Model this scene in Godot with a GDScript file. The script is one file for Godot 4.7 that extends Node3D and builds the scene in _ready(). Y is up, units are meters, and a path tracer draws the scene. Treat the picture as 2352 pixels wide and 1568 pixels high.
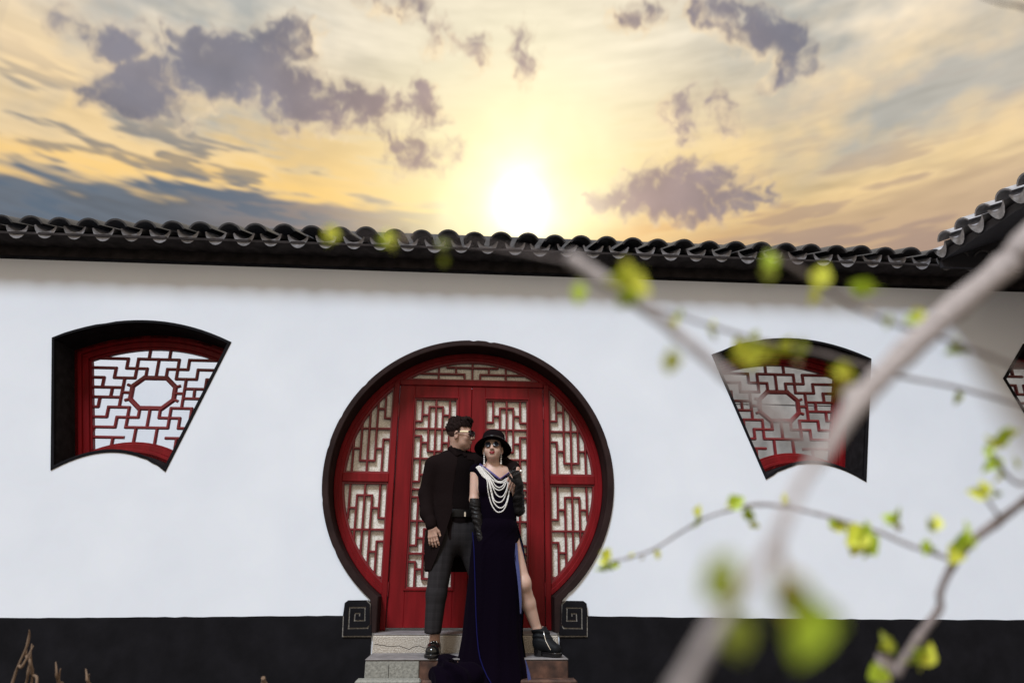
extends Node3D
# A couple in front of a red moon door in a white garden wall at sunset, young twigs close to the lens.
# Picture pixels below are on a 2352 x 1568 grid; at(x, y, z) gives the point of that sight line on the plane z (the wall face is z = 0).

const OY := 1.62            # height of the moon door's centre above the ground
const FPX := 1568.0
var cam_pos := Vector3(-0.0373, -0.7629 + OY, 5.6632)
var cam_basis := Basis.from_euler(Vector3(0.33202, -0.06636, 0.00506))
var M := {}
var rng := RandomNumberGenerator.new()
var used := {}

func ray(px: float, py: float) -> Vector3:
	return cam_basis * Vector3((px - 1176.0) / FPX, -(py - 784.0) / FPX, -1.0)

func at(px: float, py: float, z: float) -> Vector3:
	var d := ray(px, py)
	return cam_pos + d * ((z - cam_pos.z) / d.z)

func near_at(px: float, py: float, depth: float) -> Vector3:
	return cam_pos + ray(px, py) * depth

func px_per_m(p: Vector3) -> float:
	return FPX / -(cam_basis.inverse() * (p - cam_pos)).z

func numbered(called: String) -> String:
	if not used.has(called):
		used[called] = 0
		return called
	used[called] += 1
	return "%s_%03d" % [called, used[called]]

func thing(called: String, label: String, category: String, where := Vector3.ZERO, group := "") -> Node3D:
	var o := Node3D.new()
	o.name = numbered(called)
	o.position = where
	add_child(o)
	tag(o, label, category, group)
	return o

func tag(o: Node, label: String, category := "", group := "") -> void:
	o.set_meta("label", label)
	if category: o.set_meta("category", category)
	if group: o.set_meta("group", group)

func put(called: String, mesh: Mesh, m: Material, parent: Node, where := Vector3.ZERO) -> MeshInstance3D:
	var o := MeshInstance3D.new()
	o.mesh = mesh
	o.material_override = m
	var n := 0
	var nm := called
	while parent.has_node(NodePath(nm)):
		n += 1
		nm = "%s_%03d" % [called, n]
	o.name = nm
	o.position = where
	parent.add_child(o, true)
	return o

# ---------------------------------------------------------------- mesh building
class MB:
	var v := PackedVector3Array()
	var n := PackedVector3Array()
	var u := PackedVector2Array()
	var ix := PackedInt32Array()
	func tri(a: Vector3, b: Vector3, c: Vector3) -> void:   # a, b, c counter-clockwise from outside
		var nn := (b - a).cross(c - a).normalized()
		var k := v.size()
		v.append(a); v.append(b); v.append(c)
		for i in 3: n.append(nn)
		for p in [a, b, c]: u.append(Vector2(p.x, p.y))
		ix.append(k); ix.append(k + 2); ix.append(k + 1)
	func quad(a: Vector3, b: Vector3, c: Vector3, d: Vector3) -> void:
		tri(a, b, c)
		tri(a, c, d)
	func grid(pts: Array, closed := false) -> void:          # rows of points, smooth; outside is to the left of (row direction x column direction)
		var rows := pts.size()
		var cols: int = pts[0].size()
		var k := v.size()
		for i in rows:
			for j in cols:
				var p: Vector3 = pts[i][j]
				var du: Vector3 = pts[i][(j + 1) % cols if closed else mini(j + 1, cols - 1)] - pts[i][(j - 1 + cols) % cols if closed else maxi(j - 1, 0)]
				var dv: Vector3 = pts[mini(i + 1, rows - 1)][j] - pts[maxi(i - 1, 0)][j]
				var nn := du.cross(dv)
				v.append(p)
				n.append(nn.normalized() if nn.length() > 1e-12 else Vector3.UP)
				u.append(Vector2(float(j) / (cols - 1 if not closed else cols), float(i) / maxi(rows - 1, 1)))
		for i in rows - 1:
			for j in (cols if closed else cols - 1):
				var j2 := (j + 1) % cols
				var a := k + i * cols + j
				var b := k + i * cols + j2
				var c := k + (i + 1) * cols + j2
				var d := k + (i + 1) * cols + j
				ix.append_array(PackedInt32Array([a, c, b, a, d, c]))
	func tube(path: Array, radii: Array, sides := 10, squash := 1.0, caps := true) -> void:
		var rows := []
		var side := Vector3.ZERO
		for i in path.size():
			var t: Vector3 = (path[mini(i + 1, path.size() - 1)] - path[maxi(i - 1, 0)]).normalized()
			if side == Vector3.ZERO:
				side = t.cross(Vector3(0, 0, 1)) if absf(t.z) < 0.9 else t.cross(Vector3(0, 1, 0))
			side = (side - t * side.dot(t)).normalized()
			var up := t.cross(side)
			var row := []
			for j in sides:
				var a := TAU * j / sides
				row.append(path[i] + (side * cos(a) + up * sin(a) * squash) * radii[i])
			rows.append(row)
		if caps:
			var first := []
			var last := []
			for j in sides:
				first.append(path[0]); last.append(path[-1])
			rows.push_front(first); rows.push_back(last)
		grid(rows, true)
	func box(lo: Vector3, hi: Vector3, bevel := 0.0) -> void:
		var c := (lo + hi) * 0.5
		var h := (hi - lo) * 0.5
		var b := minf(bevel, minf(h.x, minf(h.y, h.z)) * 0.9)
		for ax in 3:
			for s in [-1.0, 1.0]:
				var e1 := (ax + 1) % 3
				var e2 := (ax + 2) % 3
				var q := []
				for k in [[-1, -1], [1, -1], [1, 1], [-1, 1]]:
					var p := Vector3.ZERO
					p[ax] = s * h[ax]
					p[e1] = k[0] * (h[e1] - b)
					p[e2] = k[1] * (h[e2] - b)
					q.append(c + p)
				if s > 0: quad(q[0], q[1], q[2], q[3])
				else: quad(q[3], q[2], q[1], q[0])
		if b <= 0: return
		for ax in 3:
			var e1 := (ax + 1) % 3
			var e2 := (ax + 2) % 3
			for s1 in [-1.0, 1.0]:
				for s2 in [-1.0, 1.0]:
					var q := []
					for k in [[-1, 0], [1, 0], [1, 1], [-1, 1]]:
						var p := Vector3.ZERO
						p[ax] = k[0] * (h[ax] - b)
						p[e1] = s1 * (h[e1] - (b if k[1] == 1 else 0.0))
						p[e2] = s2 * (h[e2] - (0.0 if k[1] == 1 else b))
						q.append(c + p)
					if s1 * s2 > 0: quad(q[0], q[1], q[2], q[3])
					else: quad(q[3], q[2], q[1], q[0])
		for sx in [-1.0, 1.0]:
			for sy in [-1.0, 1.0]:
				for sz in [-1.0, 1.0]:
					var a := c + Vector3(sx * h.x, sy * (h.y - b), sz * (h.z - b))
					var d := c + Vector3(sx * (h.x - b), sy * h.y, sz * (h.z - b))
					var e := c + Vector3(sx * (h.x - b), sy * (h.y - b), sz * h.z)
					if sx * sy * sz > 0: tri(a, d, e)
					else: tri(a, e, d)
	func prism(poly: PackedVector2Array, z0: float, z1: float) -> void:
		var p := poly
		if Geometry2D.is_polygon_clockwise(p):
			p = p.duplicate()
			p.reverse()
		var t := Geometry2D.triangulate_polygon(p)
		for i in range(0, t.size(), 3):
			var a := p[t[i]]
			var b := p[t[i + 1]]
			var c := p[t[i + 2]]
			if (b - a).cross(c - a) < 0:
				var s := b
				b = c
				c = s
			tri(Vector3(a.x, a.y, z1), Vector3(b.x, b.y, z1), Vector3(c.x, c.y, z1))
			tri(Vector3(a.x, a.y, z0), Vector3(c.x, c.y, z0), Vector3(b.x, b.y, z0))
		for i in p.size():
			var a := p[i]
			var b := p[(i + 1) % p.size()]
			quad(Vector3(a.x, a.y, z0), Vector3(b.x, b.y, z0), Vector3(b.x, b.y, z1), Vector3(a.x, a.y, z1))
	func ring(outer: PackedVector2Array, inner: PackedVector2Array, z0: float, z1: float, closed := true, chamfer := 0.0) -> void:   # a flat frame between two outlines of as many points, both counter-clockwise
		var k := outer.size()
		for i in (k if closed else k - 1):
			var j := (i + 1) % k
			var oa := outer[i]; var ob := outer[j]; var ia := inner[i]; var ib := inner[j]
			if chamfer > 0:
				var da := (oa - ia).normalized() * chamfer
				var db := (ob - ib).normalized() * chamfer
				quad(p3(ia + da, z1), p3(oa - da, z1), p3(ob - db, z1), p3(ib + db, z1))
				quad(p3(ia, z1 - chamfer), p3(ia + da, z1), p3(ib + db, z1), p3(ib, z1 - chamfer))
				quad(p3(oa - da, z1), p3(oa, z1 - chamfer), p3(ob, z1 - chamfer), p3(ob - db, z1))
			else:
				quad(p3(ia, z1), p3(oa, z1), p3(ob, z1), p3(ib, z1))
			quad(p3(ia, z0), p3(ib, z0), p3(ob, z0), p3(oa, z0))
			quad(p3(oa, z0), p3(ob, z0), p3(ob, z1 - chamfer), p3(oa, z1 - chamfer))
			quad(p3(ia, z0), p3(ia, z1 - chamfer), p3(ib, z1 - chamfer), p3(ib, z0))
	func p3(a: Vector2, z: float) -> Vector3:
		return Vector3(a.x, a.y, z)
	func ball(c: Vector3, r: Vector3, rows := 6, cols := 8) -> void:
		var pts := []
		for i in rows + 1:
			var a := PI * i / rows
			var row := []
			for j in cols:
				var b := TAU * j / cols
				row.append(c + Vector3(sin(a) * cos(b), cos(a), sin(a) * sin(b)) * r)
			pts.append(row)
		grid(pts, true)
	func make() -> ArrayMesh:
		var arr := []
		arr.resize(Mesh.ARRAY_MAX)
		arr[Mesh.ARRAY_VERTEX] = v
		arr[Mesh.ARRAY_NORMAL] = n
		arr[Mesh.ARRAY_TEX_UV] = u
		arr[Mesh.ARRAY_INDEX] = ix
		var m := ArrayMesh.new()
		m.add_surface_from_arrays(Mesh.PRIMITIVE_TRIANGLES, arr)
		return m

func box_mesh(lo: Vector3, hi: Vector3, bevel := 0.004) -> ArrayMesh:
	var b := MB.new()
	b.box(lo, hi, bevel)
	return b.make()

func inset(poly: PackedVector2Array, d: float) -> PackedVector2Array:   # counter-clockwise outline moved inwards, same number of points
	var out := PackedVector2Array()
	var k := poly.size()
	for i in k:
		var a := (poly[i] - poly[(i - 1 + k) % k]).normalized()
		var b := (poly[(i + 1) % k] - poly[i]).normalized()
		var na := Vector2(-a.y, a.x)
		var nb := Vector2(-b.y, b.x)
		var m := (na + nb).normalized()
		out.append(poly[i] + m * (d / maxf(m.dot(na), 0.35)))
	return out

func ccw(p: PackedVector2Array) -> PackedVector2Array:
	if Geometry2D.is_polygon_clockwise(p):
		p.reverse()
	return p

# ---------------------------------------------------------------- materials
func lin(r: float, g: float, b: float) -> Color:           # real-world base colour to the sRGB that albedo_color takes
	return Color(r, g, b).linear_to_srgb()

func noise_tex(freq: float, lo: Color, hi: Color, size := 512, kind := FastNoiseLite.TYPE_SIMPLEX_SMOOTH, octaves := 4, seed_ := 1, stops := []) -> NoiseTexture2D:
	var f := FastNoiseLite.new()
	f.noise_type = kind
	f.frequency = freq
	f.fractal_octaves = octaves
	f.seed = seed_
	if kind == FastNoiseLite.TYPE_CELLULAR:
		f.cellular_return_type = FastNoiseLite.RETURN_DISTANCE
		f.fractal_type = FastNoiseLite.FRACTAL_NONE
	var t := NoiseTexture2D.new()
	t.width = size; t.height = size
	t.seamless = true
	t.noise = f
	var g := Gradient.new()
	if stops.is_empty():
		g.offsets = PackedFloat32Array([0.0, 1.0]); g.colors = PackedColorArray([lo, hi])
	else:
		var o := PackedFloat32Array(); var c := PackedColorArray()
		for s in stops:
			o.append(s[0]); c.append(s[1])
		g.offsets = o; g.colors = c
	t.color_ramp = g
	return t

func grey(a: float) -> Color:
	return Color(a, a, a)

func mat(called: String, base: Color, rough := 0.7, tex: Texture2D = null, scale := 1.0, bump: Texture2D = null, bump_cm := 0.1, metal := 0.0) -> StandardMaterial3D:
	var m := StandardMaterial3D.new()
	m.resource_name = called
	m.albedo_color = base
	m.roughness = rough
	m.metallic = metal
	if tex:
		m.albedo_texture = tex
	if bump:
		m.heightmap_enabled = true
		m.heightmap_texture = bump
		m.heightmap_scale = bump_cm
	if tex or bump:
		m.uv1_triplanar = true
		m.uv1_world_triplanar = true
		m.uv1_scale = Vector3.ONE * scale
	M[called] = m
	return m

func make_materials() -> void:
	var rough_bump := noise_tex(0.02, grey(0), grey(1), 512, FastNoiseLite.TYPE_SIMPLEX_SMOOTH, 5, 3)
	var fine_bump := noise_tex(0.12, grey(0), grey(1), 256, FastNoiseLite.TYPE_SIMPLEX_SMOOTH, 3, 4)
	mat("plaster", lin(0.79, 0.82, 0.885), 0.9, noise_tex(0.006, Color(0.965, 0.968, 0.975), Color(1, 1, 1), 512, FastNoiseLite.TYPE_SIMPLEX_SMOOTH, 5, 11), 0.31, rough_bump, 0.06)
	var bp := mat("black_paint", lin(0.0105, 0.0098, 0.0125), 0.78, noise_tex(0.012, grey(0.72), grey(1), 512, FastNoiseLite.TYPE_SIMPLEX_SMOOTH, 5, 7), 0.6, rough_bump, 0.15)
	bp.metallic_specular = 0.22
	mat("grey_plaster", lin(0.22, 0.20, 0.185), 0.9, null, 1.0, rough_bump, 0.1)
	mat("eave_black", lin(0.055, 0.046, 0.046), 0.85, noise_tex(0.015, grey(0.6), grey(1), 512, FastNoiseLite.TYPE_SIMPLEX_SMOOTH, 5, 17), 0.8, rough_bump, 0.2).metallic_specular = 0.2
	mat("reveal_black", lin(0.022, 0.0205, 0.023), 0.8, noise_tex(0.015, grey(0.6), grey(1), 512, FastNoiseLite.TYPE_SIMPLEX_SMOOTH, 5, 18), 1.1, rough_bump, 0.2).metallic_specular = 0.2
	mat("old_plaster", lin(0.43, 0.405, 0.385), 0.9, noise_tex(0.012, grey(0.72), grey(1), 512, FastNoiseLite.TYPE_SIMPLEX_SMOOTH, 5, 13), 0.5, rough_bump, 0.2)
	mat("moon_black", lin(0.034, 0.018, 0.017), 0.75, noise_tex(0.012, grey(0.72), grey(1), 512, FastNoiseLite.TYPE_SIMPLEX_SMOOTH, 5, 8), 0.6, rough_bump, 0.15).metallic_specular = 0.25  # black paint with the reddish veil of the sun glow mixed into it
	mat("scratch", lin(0.32, 0.29, 0.26), 0.9, noise_tex(0.05, grey(0.6), grey(1), 256, FastNoiseLite.TYPE_SIMPLEX_SMOOTH, 4, 9), 4.0, rough_bump, 0.3)
	var red := mat("red", lin(0.235, 0.0075, 0.0115), 0.42, noise_tex(0.008, Color(0.78, 0.76, 0.76), Color(1, 1, 1), 512, FastNoiseLite.TYPE_SIMPLEX_SMOOTH, 5, 21), 0.9, fine_bump, 0.03)
	red.uv1_scale = Vector3(2.6, 0.32, 2.6)
	red.metallic_specular = 0.3
	mat("red_bar", lin(0.175, 0.0075, 0.013), 0.4)
	mat("gap_dark", lin(0.10, 0.02, 0.02), 0.5)
	# frosted pattern glass, relief of feathery strokes
	var frost := noise_tex(0.035, grey(0), grey(1), 512, FastNoiseLite.TYPE_SIMPLEX_SMOOTH, 5, 31)
	(frost.noise as FastNoiseLite).fractal_type = FastNoiseLite.FRACTAL_RIDGED
	var frost_c := noise_tex(0.03, grey(0.7), grey(1), 512, FastNoiseLite.TYPE_SIMPLEX_SMOOTH, 5, 32, [[0.0, Color(1, 1, 1)], [0.55, Color(0.96, 0.96, 0.955)], [0.8, Color(0.86, 0.85, 0.82)], [1.0, Color(0.70, 0.69, 0.64)]])
	(frost_c.noise as FastNoiseLite).fractal_type = FastNoiseLite.FRACTAL_RIDGED
	mat("frosted_glass", lin(0.88, 0.84, 0.77), 0.22, frost_c, 1.6, frost, 0.25)
	# tiles, stone
	mat("tile", lin(0.085, 0.082, 0.09), 0.6, noise_tex(0.02, grey(0.6), grey(1), 256, FastNoiseLite.TYPE_SIMPLEX_SMOOTH, 4, 41), 2.0, rough_bump, 0.2)
	mat("tile_pale", lin(0.33, 0.32, 0.35), 0.5, noise_tex(0.02, grey(0.6), grey(1), 256, FastNoiseLite.TYPE_SIMPLEX_SMOOTH, 4, 42), 2.0, rough_bump, 0.2)
	mat("tile_grey", lin(0.62, 0.61, 0.65), 0.5, noise_tex(0.02, grey(0.6), grey(1), 256, FastNoiseLite.TYPE_SIMPLEX_SMOOTH, 4, 43), 2.0, rough_bump, 0.2)
	mat("soffit", lin(0.03, 0.029, 0.037), 0.8, null, 1.0, rough_bump, 0.1)
	var speck := noise_tex(0.10, grey(0), grey(1), 512, FastNoiseLite.TYPE_CELLULAR, 1, 51, [[0.0, Color(0.50, 0.40, 0.34)], [0.12, Color(0.55, 0.46, 0.40)], [0.26, Color(0.88, 0.86, 0.82)], [1.0, Color(1, 0.99, 0.97)]])
	mat("speckled_stone", lin(0.58, 0.55, 0.52), 0.8, speck, 2.6, fine_bump, 0.1)
	mat("tread", lin(0.26, 0.235, 0.235), 0.75, noise_tex(0.01, grey(0.7), grey(1), 512, FastNoiseLite.TYPE_SIMPLEX_SMOOTH, 5, 54), 1.2, rough_bump, 0.1)
	mat("concrete", lin(0.32, 0.31, 0.275), 0.9, noise_tex(0.05, grey(0.72), grey(1), 512, FastNoiseLite.TYPE_SIMPLEX_SMOOTH, 5, 55), 1.5, fine_bump, 0.2)
	mat("rust_stone", lin(0.13, 0.058, 0.035), 0.7, noise_tex(0.012, Color(0.35, 0.3, 0.28), Color(1, 1, 1), 512, FastNoiseLite.TYPE_SIMPLEX_SMOOTH, 6, 56), 1.2, rough_bump, 0.15)
	mat("crack", lin(0.03, 0.025, 0.02), 0.9)
	mat("earth", lin(0.10, 0.085, 0.07), 0.95, noise_tex(0.02, grey(0.6), grey(1), 512, FastNoiseLite.TYPE_SIMPLEX_SMOOTH, 5, 61), 0.5, rough_bump, 1.0)
	mat("paving", lin(0.20, 0.195, 0.185), 0.9, noise_tex(0.02, grey(0.75), grey(1), 512, FastNoiseLite.TYPE_SIMPLEX_SMOOTH, 5, 62), 0.7, rough_bump, 0.4)

# ---------------------------------------------------------------- sky
var sky_noise := FastNoiseLite.new()
var sky_warp := FastNoiseLite.new()
var clouds := []
var sun_dir := Vector3.ZERO

func srgb(r: float, g: float, b: float) -> Vector3:
	var c := Color8(int(r), int(g), int(b)).srgb_to_linear()
	return Vector3(c.r, c.g, c.b)

func cloud(px: float, py: float, rx: float, ry: float, turn := 0.0, strength := 1.0) -> void:
	var d := ray(px, py)
	var s := d.length()
	var c := d / s
	var right := c.cross(Vector3.UP).normalized()
	var up := right.cross(c)
	clouds.append([c, right, up, rx / FPX / s, ry / FPX / s, cos(deg_to_rad(turn)), sin(deg_to_rad(turn)), strength])

func cloud_at(d: Vector3, west: float) -> float:               # how thick the cumulus is in a direction
	var wv := Vector3(sky_warp.get_noise_3dv(d * 2600.0), sky_warp.get_noise_3dv(d * 2600.0 + Vector3(500, 0, 0)), 0) * 0.013 + Vector3(sky_noise.get_noise_3dv(d * 900.0 + Vector3(0, 300, 0)), sky_noise.get_noise_3dv(d * 900.0 + Vector3(0, 0, 300)), 0) * 0.022
	var dw := (d + wv).normalized()
	var dens := -3.0
	for k in clouds:
		var f: float = dw.dot(k[0])
		if f < 0.8: continue
		var x: float = dw.dot(k[1]) / f
		var y: float = dw.dot(k[2]) / f
		var a: float = (x * k[5] + y * k[6]) / k[3]
		var b: float = (-x * k[6] + y * k[5]) / k[4]
		var q := a * a + b * b
		if q > 6.0: continue
		var e: float = k[7] * (1.35 - q)
		dens = maxf(dens, e) + 0.35 * exp(-2.5 * absf(dens - e))
	if dens < -1.6 and west >= 0.6: return -1.0
	var fb := sky_noise.get_noise_3dv(dw * 1300.0) + sky_noise.get_noise_3dv(dw * 4800.0) * 1.0
	var dd := dens * 1.0 - 0.05 + 1.0 * fb
	if west < 0.6:
		dd = maxf(dd, (sky_noise.get_noise_3dv(d * 130.0) * 2.2 + fb * 0.7 - 0.75) * (0.6 - west) * 1.6)
	return dd

func sky_color(d: Vector3) -> Vector3:
	var el := rad_to_deg(asin(clampf(d.y, -1, 1)))
	var flat := Vector3(d.x, 0, d.z).normalized()
	var fwd := Vector3(-sin(-0.06636), 0, -cos(0.06636))
	var az := rad_to_deg(atan2(flat.dot(fwd.cross(Vector3.UP)), flat.dot(fwd)))   # right is positive
	var ang := rad_to_deg(acos(clampf(d.dot(sun_dir), -1, 1)))
	var west := clampf(1.0 - absf(az) / 100.0, 0, 1)
	west = west * west * (3 - 2 * west)
	# clear part: gold low down, cream over the sun, blue-grey to the sides and overhead
	var warm: Vector3 = SKY.low.lerp(SKY.mid, smoothstep(22.0, 29.0, el)).lerp(SKY.high, smoothstep(31.0, 42.0, el))
	var aside := smoothstep(12.0, 34.0, absf(az - 1.0))
	var n1 := sky_noise.get_noise_3d(az * 5.0 + el * 1.2, el * 40.0, 4.0)
	var n2 := sky_warp.get_noise_3d(az * 15.0 + el * 3.0, el * 110.0, 9.0)
	var soft := sky_noise.get_noise_3dv(Vector3(d.x, d.y * 1.8, d.z) * 330.0 + Vector3(7, 0, 0)) + 0.45 * sky_noise.get_noise_3dv(Vector3(d.x, d.y * 1.6, d.z) * 1100.0)
	warm = warm.lerp(SKY.side, clampf(aside * (0.50 + 1.5 * soft) * smoothstep(27.0, 33.0, el) + 0.35 * aside * smoothstep(33.0, 42.0, el), 0, 0.92))
	var c: Vector3 = SKY.back.lerp(warm, west)
	c = c * (1.0 + (0.14 * n2 + 0.26 * n1 - 0.16 * clampf(soft, -0.4, 0.6)) * (0.4 + 0.6 * west))
	# long streaks, denser towards the horizon
	var st := n1 + 0.55 * n2
	var streak := smoothstep(0.0, 0.34, st) * smoothstep(43.0, 27.0, el) * west
	c = c.lerp(SKY.streak, 0.52 * streak)
	var shine := smoothstep(-0.04, -0.30, st) * smoothstep(39.0, 29.0, el) * smoothstep(34.0, 6.0, absf(az + 6.0)) * west
	c = c.lerp(SKY.gold, 0.75 * shine)
	# a stratus bank low on the left, running out towards the sun, ragged on top
	var top := 29.9 - 0.0023 * pow(minf(az + 4.0, 0), 2) + 1.4 * n1 + 1.2 * n2
	var bank := smoothstep(0.6, -0.8, el - top) * smoothstep(3.0, -6.0, az) * smoothstep(-150.0, -60.0, az)
	var bankc: Vector3 = SKY.bank.lerp(SKY.bank_warm, smoothstep(-34.0, -6.0, az)) * (1.0 + 0.28 * n2 + 0.18 * n1)
	c = c.lerp(bankc, 0.94 * bank)
	var wisp := smoothstep(0.04, 0.36, n1 * 0.9 + n2 * 0.9) * smoothstep(35.0, 30.0, el) * smoothstep(-8.0, -24.0, az) * smoothstep(-120.0, -60.0, az)
	c = c.lerp(SKY.bank, 0.75 * wisp)
	var lit := exp(-pow((el - top - 0.8) / 0.7, 2)) * smoothstep(8.0, -2.0, az) * smoothstep(-60.0, -36.0, az)
	c = c.lerp(SKY.gold, 0.65 * lit * (1.0 - 0.7 * wisp))
	# a thinner bank and orange light low on the right
	var rb := smoothstep(0.02, 0.30, st + 0.10) * smoothstep(32.0, 27.0, el) * smoothstep(4.0, 12.0, az) * smoothstep(120.0, 60.0, az)
	c = c.lerp(SKY.bank_warm, 0.45 * rb)
	c = c.lerp(SKY.bank_warm, 0.38 * smoothstep(28.2, 26.0, el + 1.6 * n1 + 1.0 * n2) * smoothstep(9.0, 18.0, az) * smoothstep(120.0, 60.0, az))
	c = c.lerp(SKY.orange, 0.95 * exp(-pow((el - 27.6) / 2.0, 2)) * exp(-pow((az - 10.0) / 8.5, 2)) * clampf(0.85 + 1.6 * n1, 0, 1))
	# the glow over the sun, tall rather than wide
	c = c.lerp(SKY.cream, 0.80 * exp(-pow((az - 1.0) / 13.0, 2) - pow((el - 36.0) / 11.0, 2)))
	c = c.lerp(SKY.yellow, 0.75 * exp(-pow(ang / 8.5, 2)))
	# cumulus, lit on the side of the sun
	var dd := cloud_at(d, west)
	if dd > -0.55:
		var to_sun := (sun_dir - d * d.dot(sun_dir)).normalized()
		var d2 := cloud_at((d + to_sun * 0.028).normalized(), west)
		var al := smoothstep(-0.5, 1.25, dd)
		var body: Vector3 = SKY.cloud.lerp(SKY.cloud_warm, clampf(1.05 - ang / 22.0, 0, 1))
		body = body * (1.0 + 0.30 * sky_noise.get_noise_3dv(d * 800.0 + Vector3(0, 40, 0)))
		var facing := clampf((dd - d2) * 0.5, 0, 1) * west * smoothstep(1.5, 0.3, dd)
		body = body.lerp(SKY.peach, clampf(0.38 * smoothstep(0.9, 0.0, dd) + 0.85 * facing, 0, 0.88))
		if west < 0.6: body = body.lerp(SKY.cloud_back, clampf((0.6 - west) * 3.0, 0, 1))
		c = c.lerp(body, al * 0.93)
	# the sun itself, veiled
	var wob := 1.0 + 0.35 * sky_warp.get_noise_3dv(d * 900.0)
	c = c.lerp(SKY.cream, 0.75 * exp(-pow(ang * wob / 5.2, 2)))
	c += Vector3(1.0, 0.90, 0.66) * (0.12 * exp(-pow(ang / 11.0, 2)))
	c += Vector3(1.0, 0.84, 0.46) * (0.36 * exp(-pow(ang * wob / 5.0, 2)))
	c += Vector3(1.0, 0.93, 0.78) * (1.0 * exp(-pow(ang * wob / 2.0, 2)))
	c += Vector3(1.0, 0.97, 0.90) * (3.0 * exp(-pow(ang / 1.1, 2)))
	return c

var SKY := {}

func make_sky() -> PanoramaSkyMaterial:
	SKY = {
		"low": srgb(200, 160, 112), "mid": srgb(238, 203, 138), "high": srgb(228, 216, 194), "side": srgb(158, 166, 168), "back": srgb(232, 215, 192),
		"streak": srgb(160, 142, 130), "bank": srgb(92, 106, 122), "bank_warm": srgb(156, 132, 124), "gold": srgb(252, 206, 120), "orange": srgb(226, 156, 66),
		"cream": srgb(255, 246, 214), "yellow": srgb(255, 236, 160), "cloud": srgb(124, 122, 134), "cloud_warm": srgb(178, 144, 138), "cloud_back": srgb(168, 174, 184), "peach": srgb(255, 228, 184),
	}
	sky_noise.seed = 5; sky_noise.frequency = 0.01; sky_noise.fractal_octaves = 5
	sky_warp.seed = 8; sky_warp.frequency = 0.01; sky_warp.fractal_octaves = 3
	sun_dir = ray(1195, 470).normalized()
	for a in CLOUDS: cloud(a[0], a[1], a[2], a[3], a[4], a[5])
	var lo := Image.create(512, 256, false, Image.FORMAT_RGBF)
	for y in 256:
		for x in 512:
			lo.set_pixel(x, y, _sky_at((x + 0.5) / 512.0, (y + 0.5) / 256.0))
	var W := 2560
	var H := 1280
	lo.resize(W, H, Image.INTERPOLATE_CUBIC)
	# the part of the sky that is looked at, finely
	for y in range(int(H * 0.5 * (1.0 - 52.0 / 90.0)), int(H * 0.5 * (1.0 - 18.0 / 90.0))):
		for x in W:
			var dir := _dir_at((x + 0.5) / W, (y + 0.5) / H)
			var l := cam_basis.inverse() * dir
			if l.z > -0.2 or absf(l.x / l.z) > 0.85: continue
			lo.set_pixel(x, y, _sky_at((x + 0.5) / W, (y + 0.5) / H))
	var m := PanoramaSkyMaterial.new()
	m.panorama = ImageTexture.create_from_image(lo)
	return m

func _dir_at(u: float, v: float) -> Vector3:                # a panorama's first column looks towards -z
	var a := u * TAU
	var e := (0.5 - v) * PI
	return Vector3(sin(a) * cos(e), sin(e), -cos(a) * cos(e))

func _sky_at(u: float, v: float) -> Color:
	var d := _dir_at(u, v)
	if d.y < -0.05:
		return Color(0.25, 0.25, 0.25)
	var c := sky_color(d)
	return Color(c.x, c.y, c.z) 

const CLOUDS := [
	[270, 110, 45, 70, 20, 1.0], [255, 225, 70, 40, 20, 0.8], [340, 205, 90, 65, 0, 1.1], [470, 150, 120, 65, 15, 1.1], [590, 165, 130, 60, 5, 1.0], [640, 85, 60, 45, 25, 1.0], [700, 85, 40, 35, 0, 0.9],
	[690, 225, 110, 50, -20, 0.9], [820, 245, 90, 40, -25, 0.9], [900, 250, 70, 40, 0, 0.9], [975, 235, 45, 55, 10, 1.0], [640, 270, 60, 30, -20, 0.6], [560, 110, 70, 35, 10, 0.6],
	[1010, 90, 45, 38, -25, 0.75], [1095, 120, 30, 40, 0, 0.55], [1210, 125, 42, 60, 0, 0.75], [960, 350, 80, 30, -25, 0.62], [1050, 350, 30, 30, 0, 0.6], [950, 380, 60, 28, 10, 0.45], [890, 10, 80, 25, 0, 0.5],
	[1480, 45, 60, 35, 0, 0.6], [1660, 50, 80, 42, -8, 1.0], [1760, 80, 85, 50, -25, 1.05], [1820, 130, 50, 60, 10, 0.95], [1790, 175, 50, 35, 20, 0.9], [1565, 260, 42, 50, 15, 0.78], [1662, 250, 32, 55, 10, 0.78], 
	[1480, 440, 100, 55, 10, 0.9], [1600, 430, 85, 58, 0, 1.05], [1640, 465, 110, 40, 0, 1.0], [1740, 445, 50, 30, 0, 0.8], [1530, 470, 120, 32, 0, 0.9], [1360, 470, 40, 30, 0, 0.85], [130, 40, 60, 25, -10, 0.3],
]

# ---------------------------------------------------------------- the garden wall
const R_MOULD := 1.190
const R_OPEN := 1.136
const JAMB := 0.690
const WINDOWS := [-2.805, 2.865]

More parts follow.
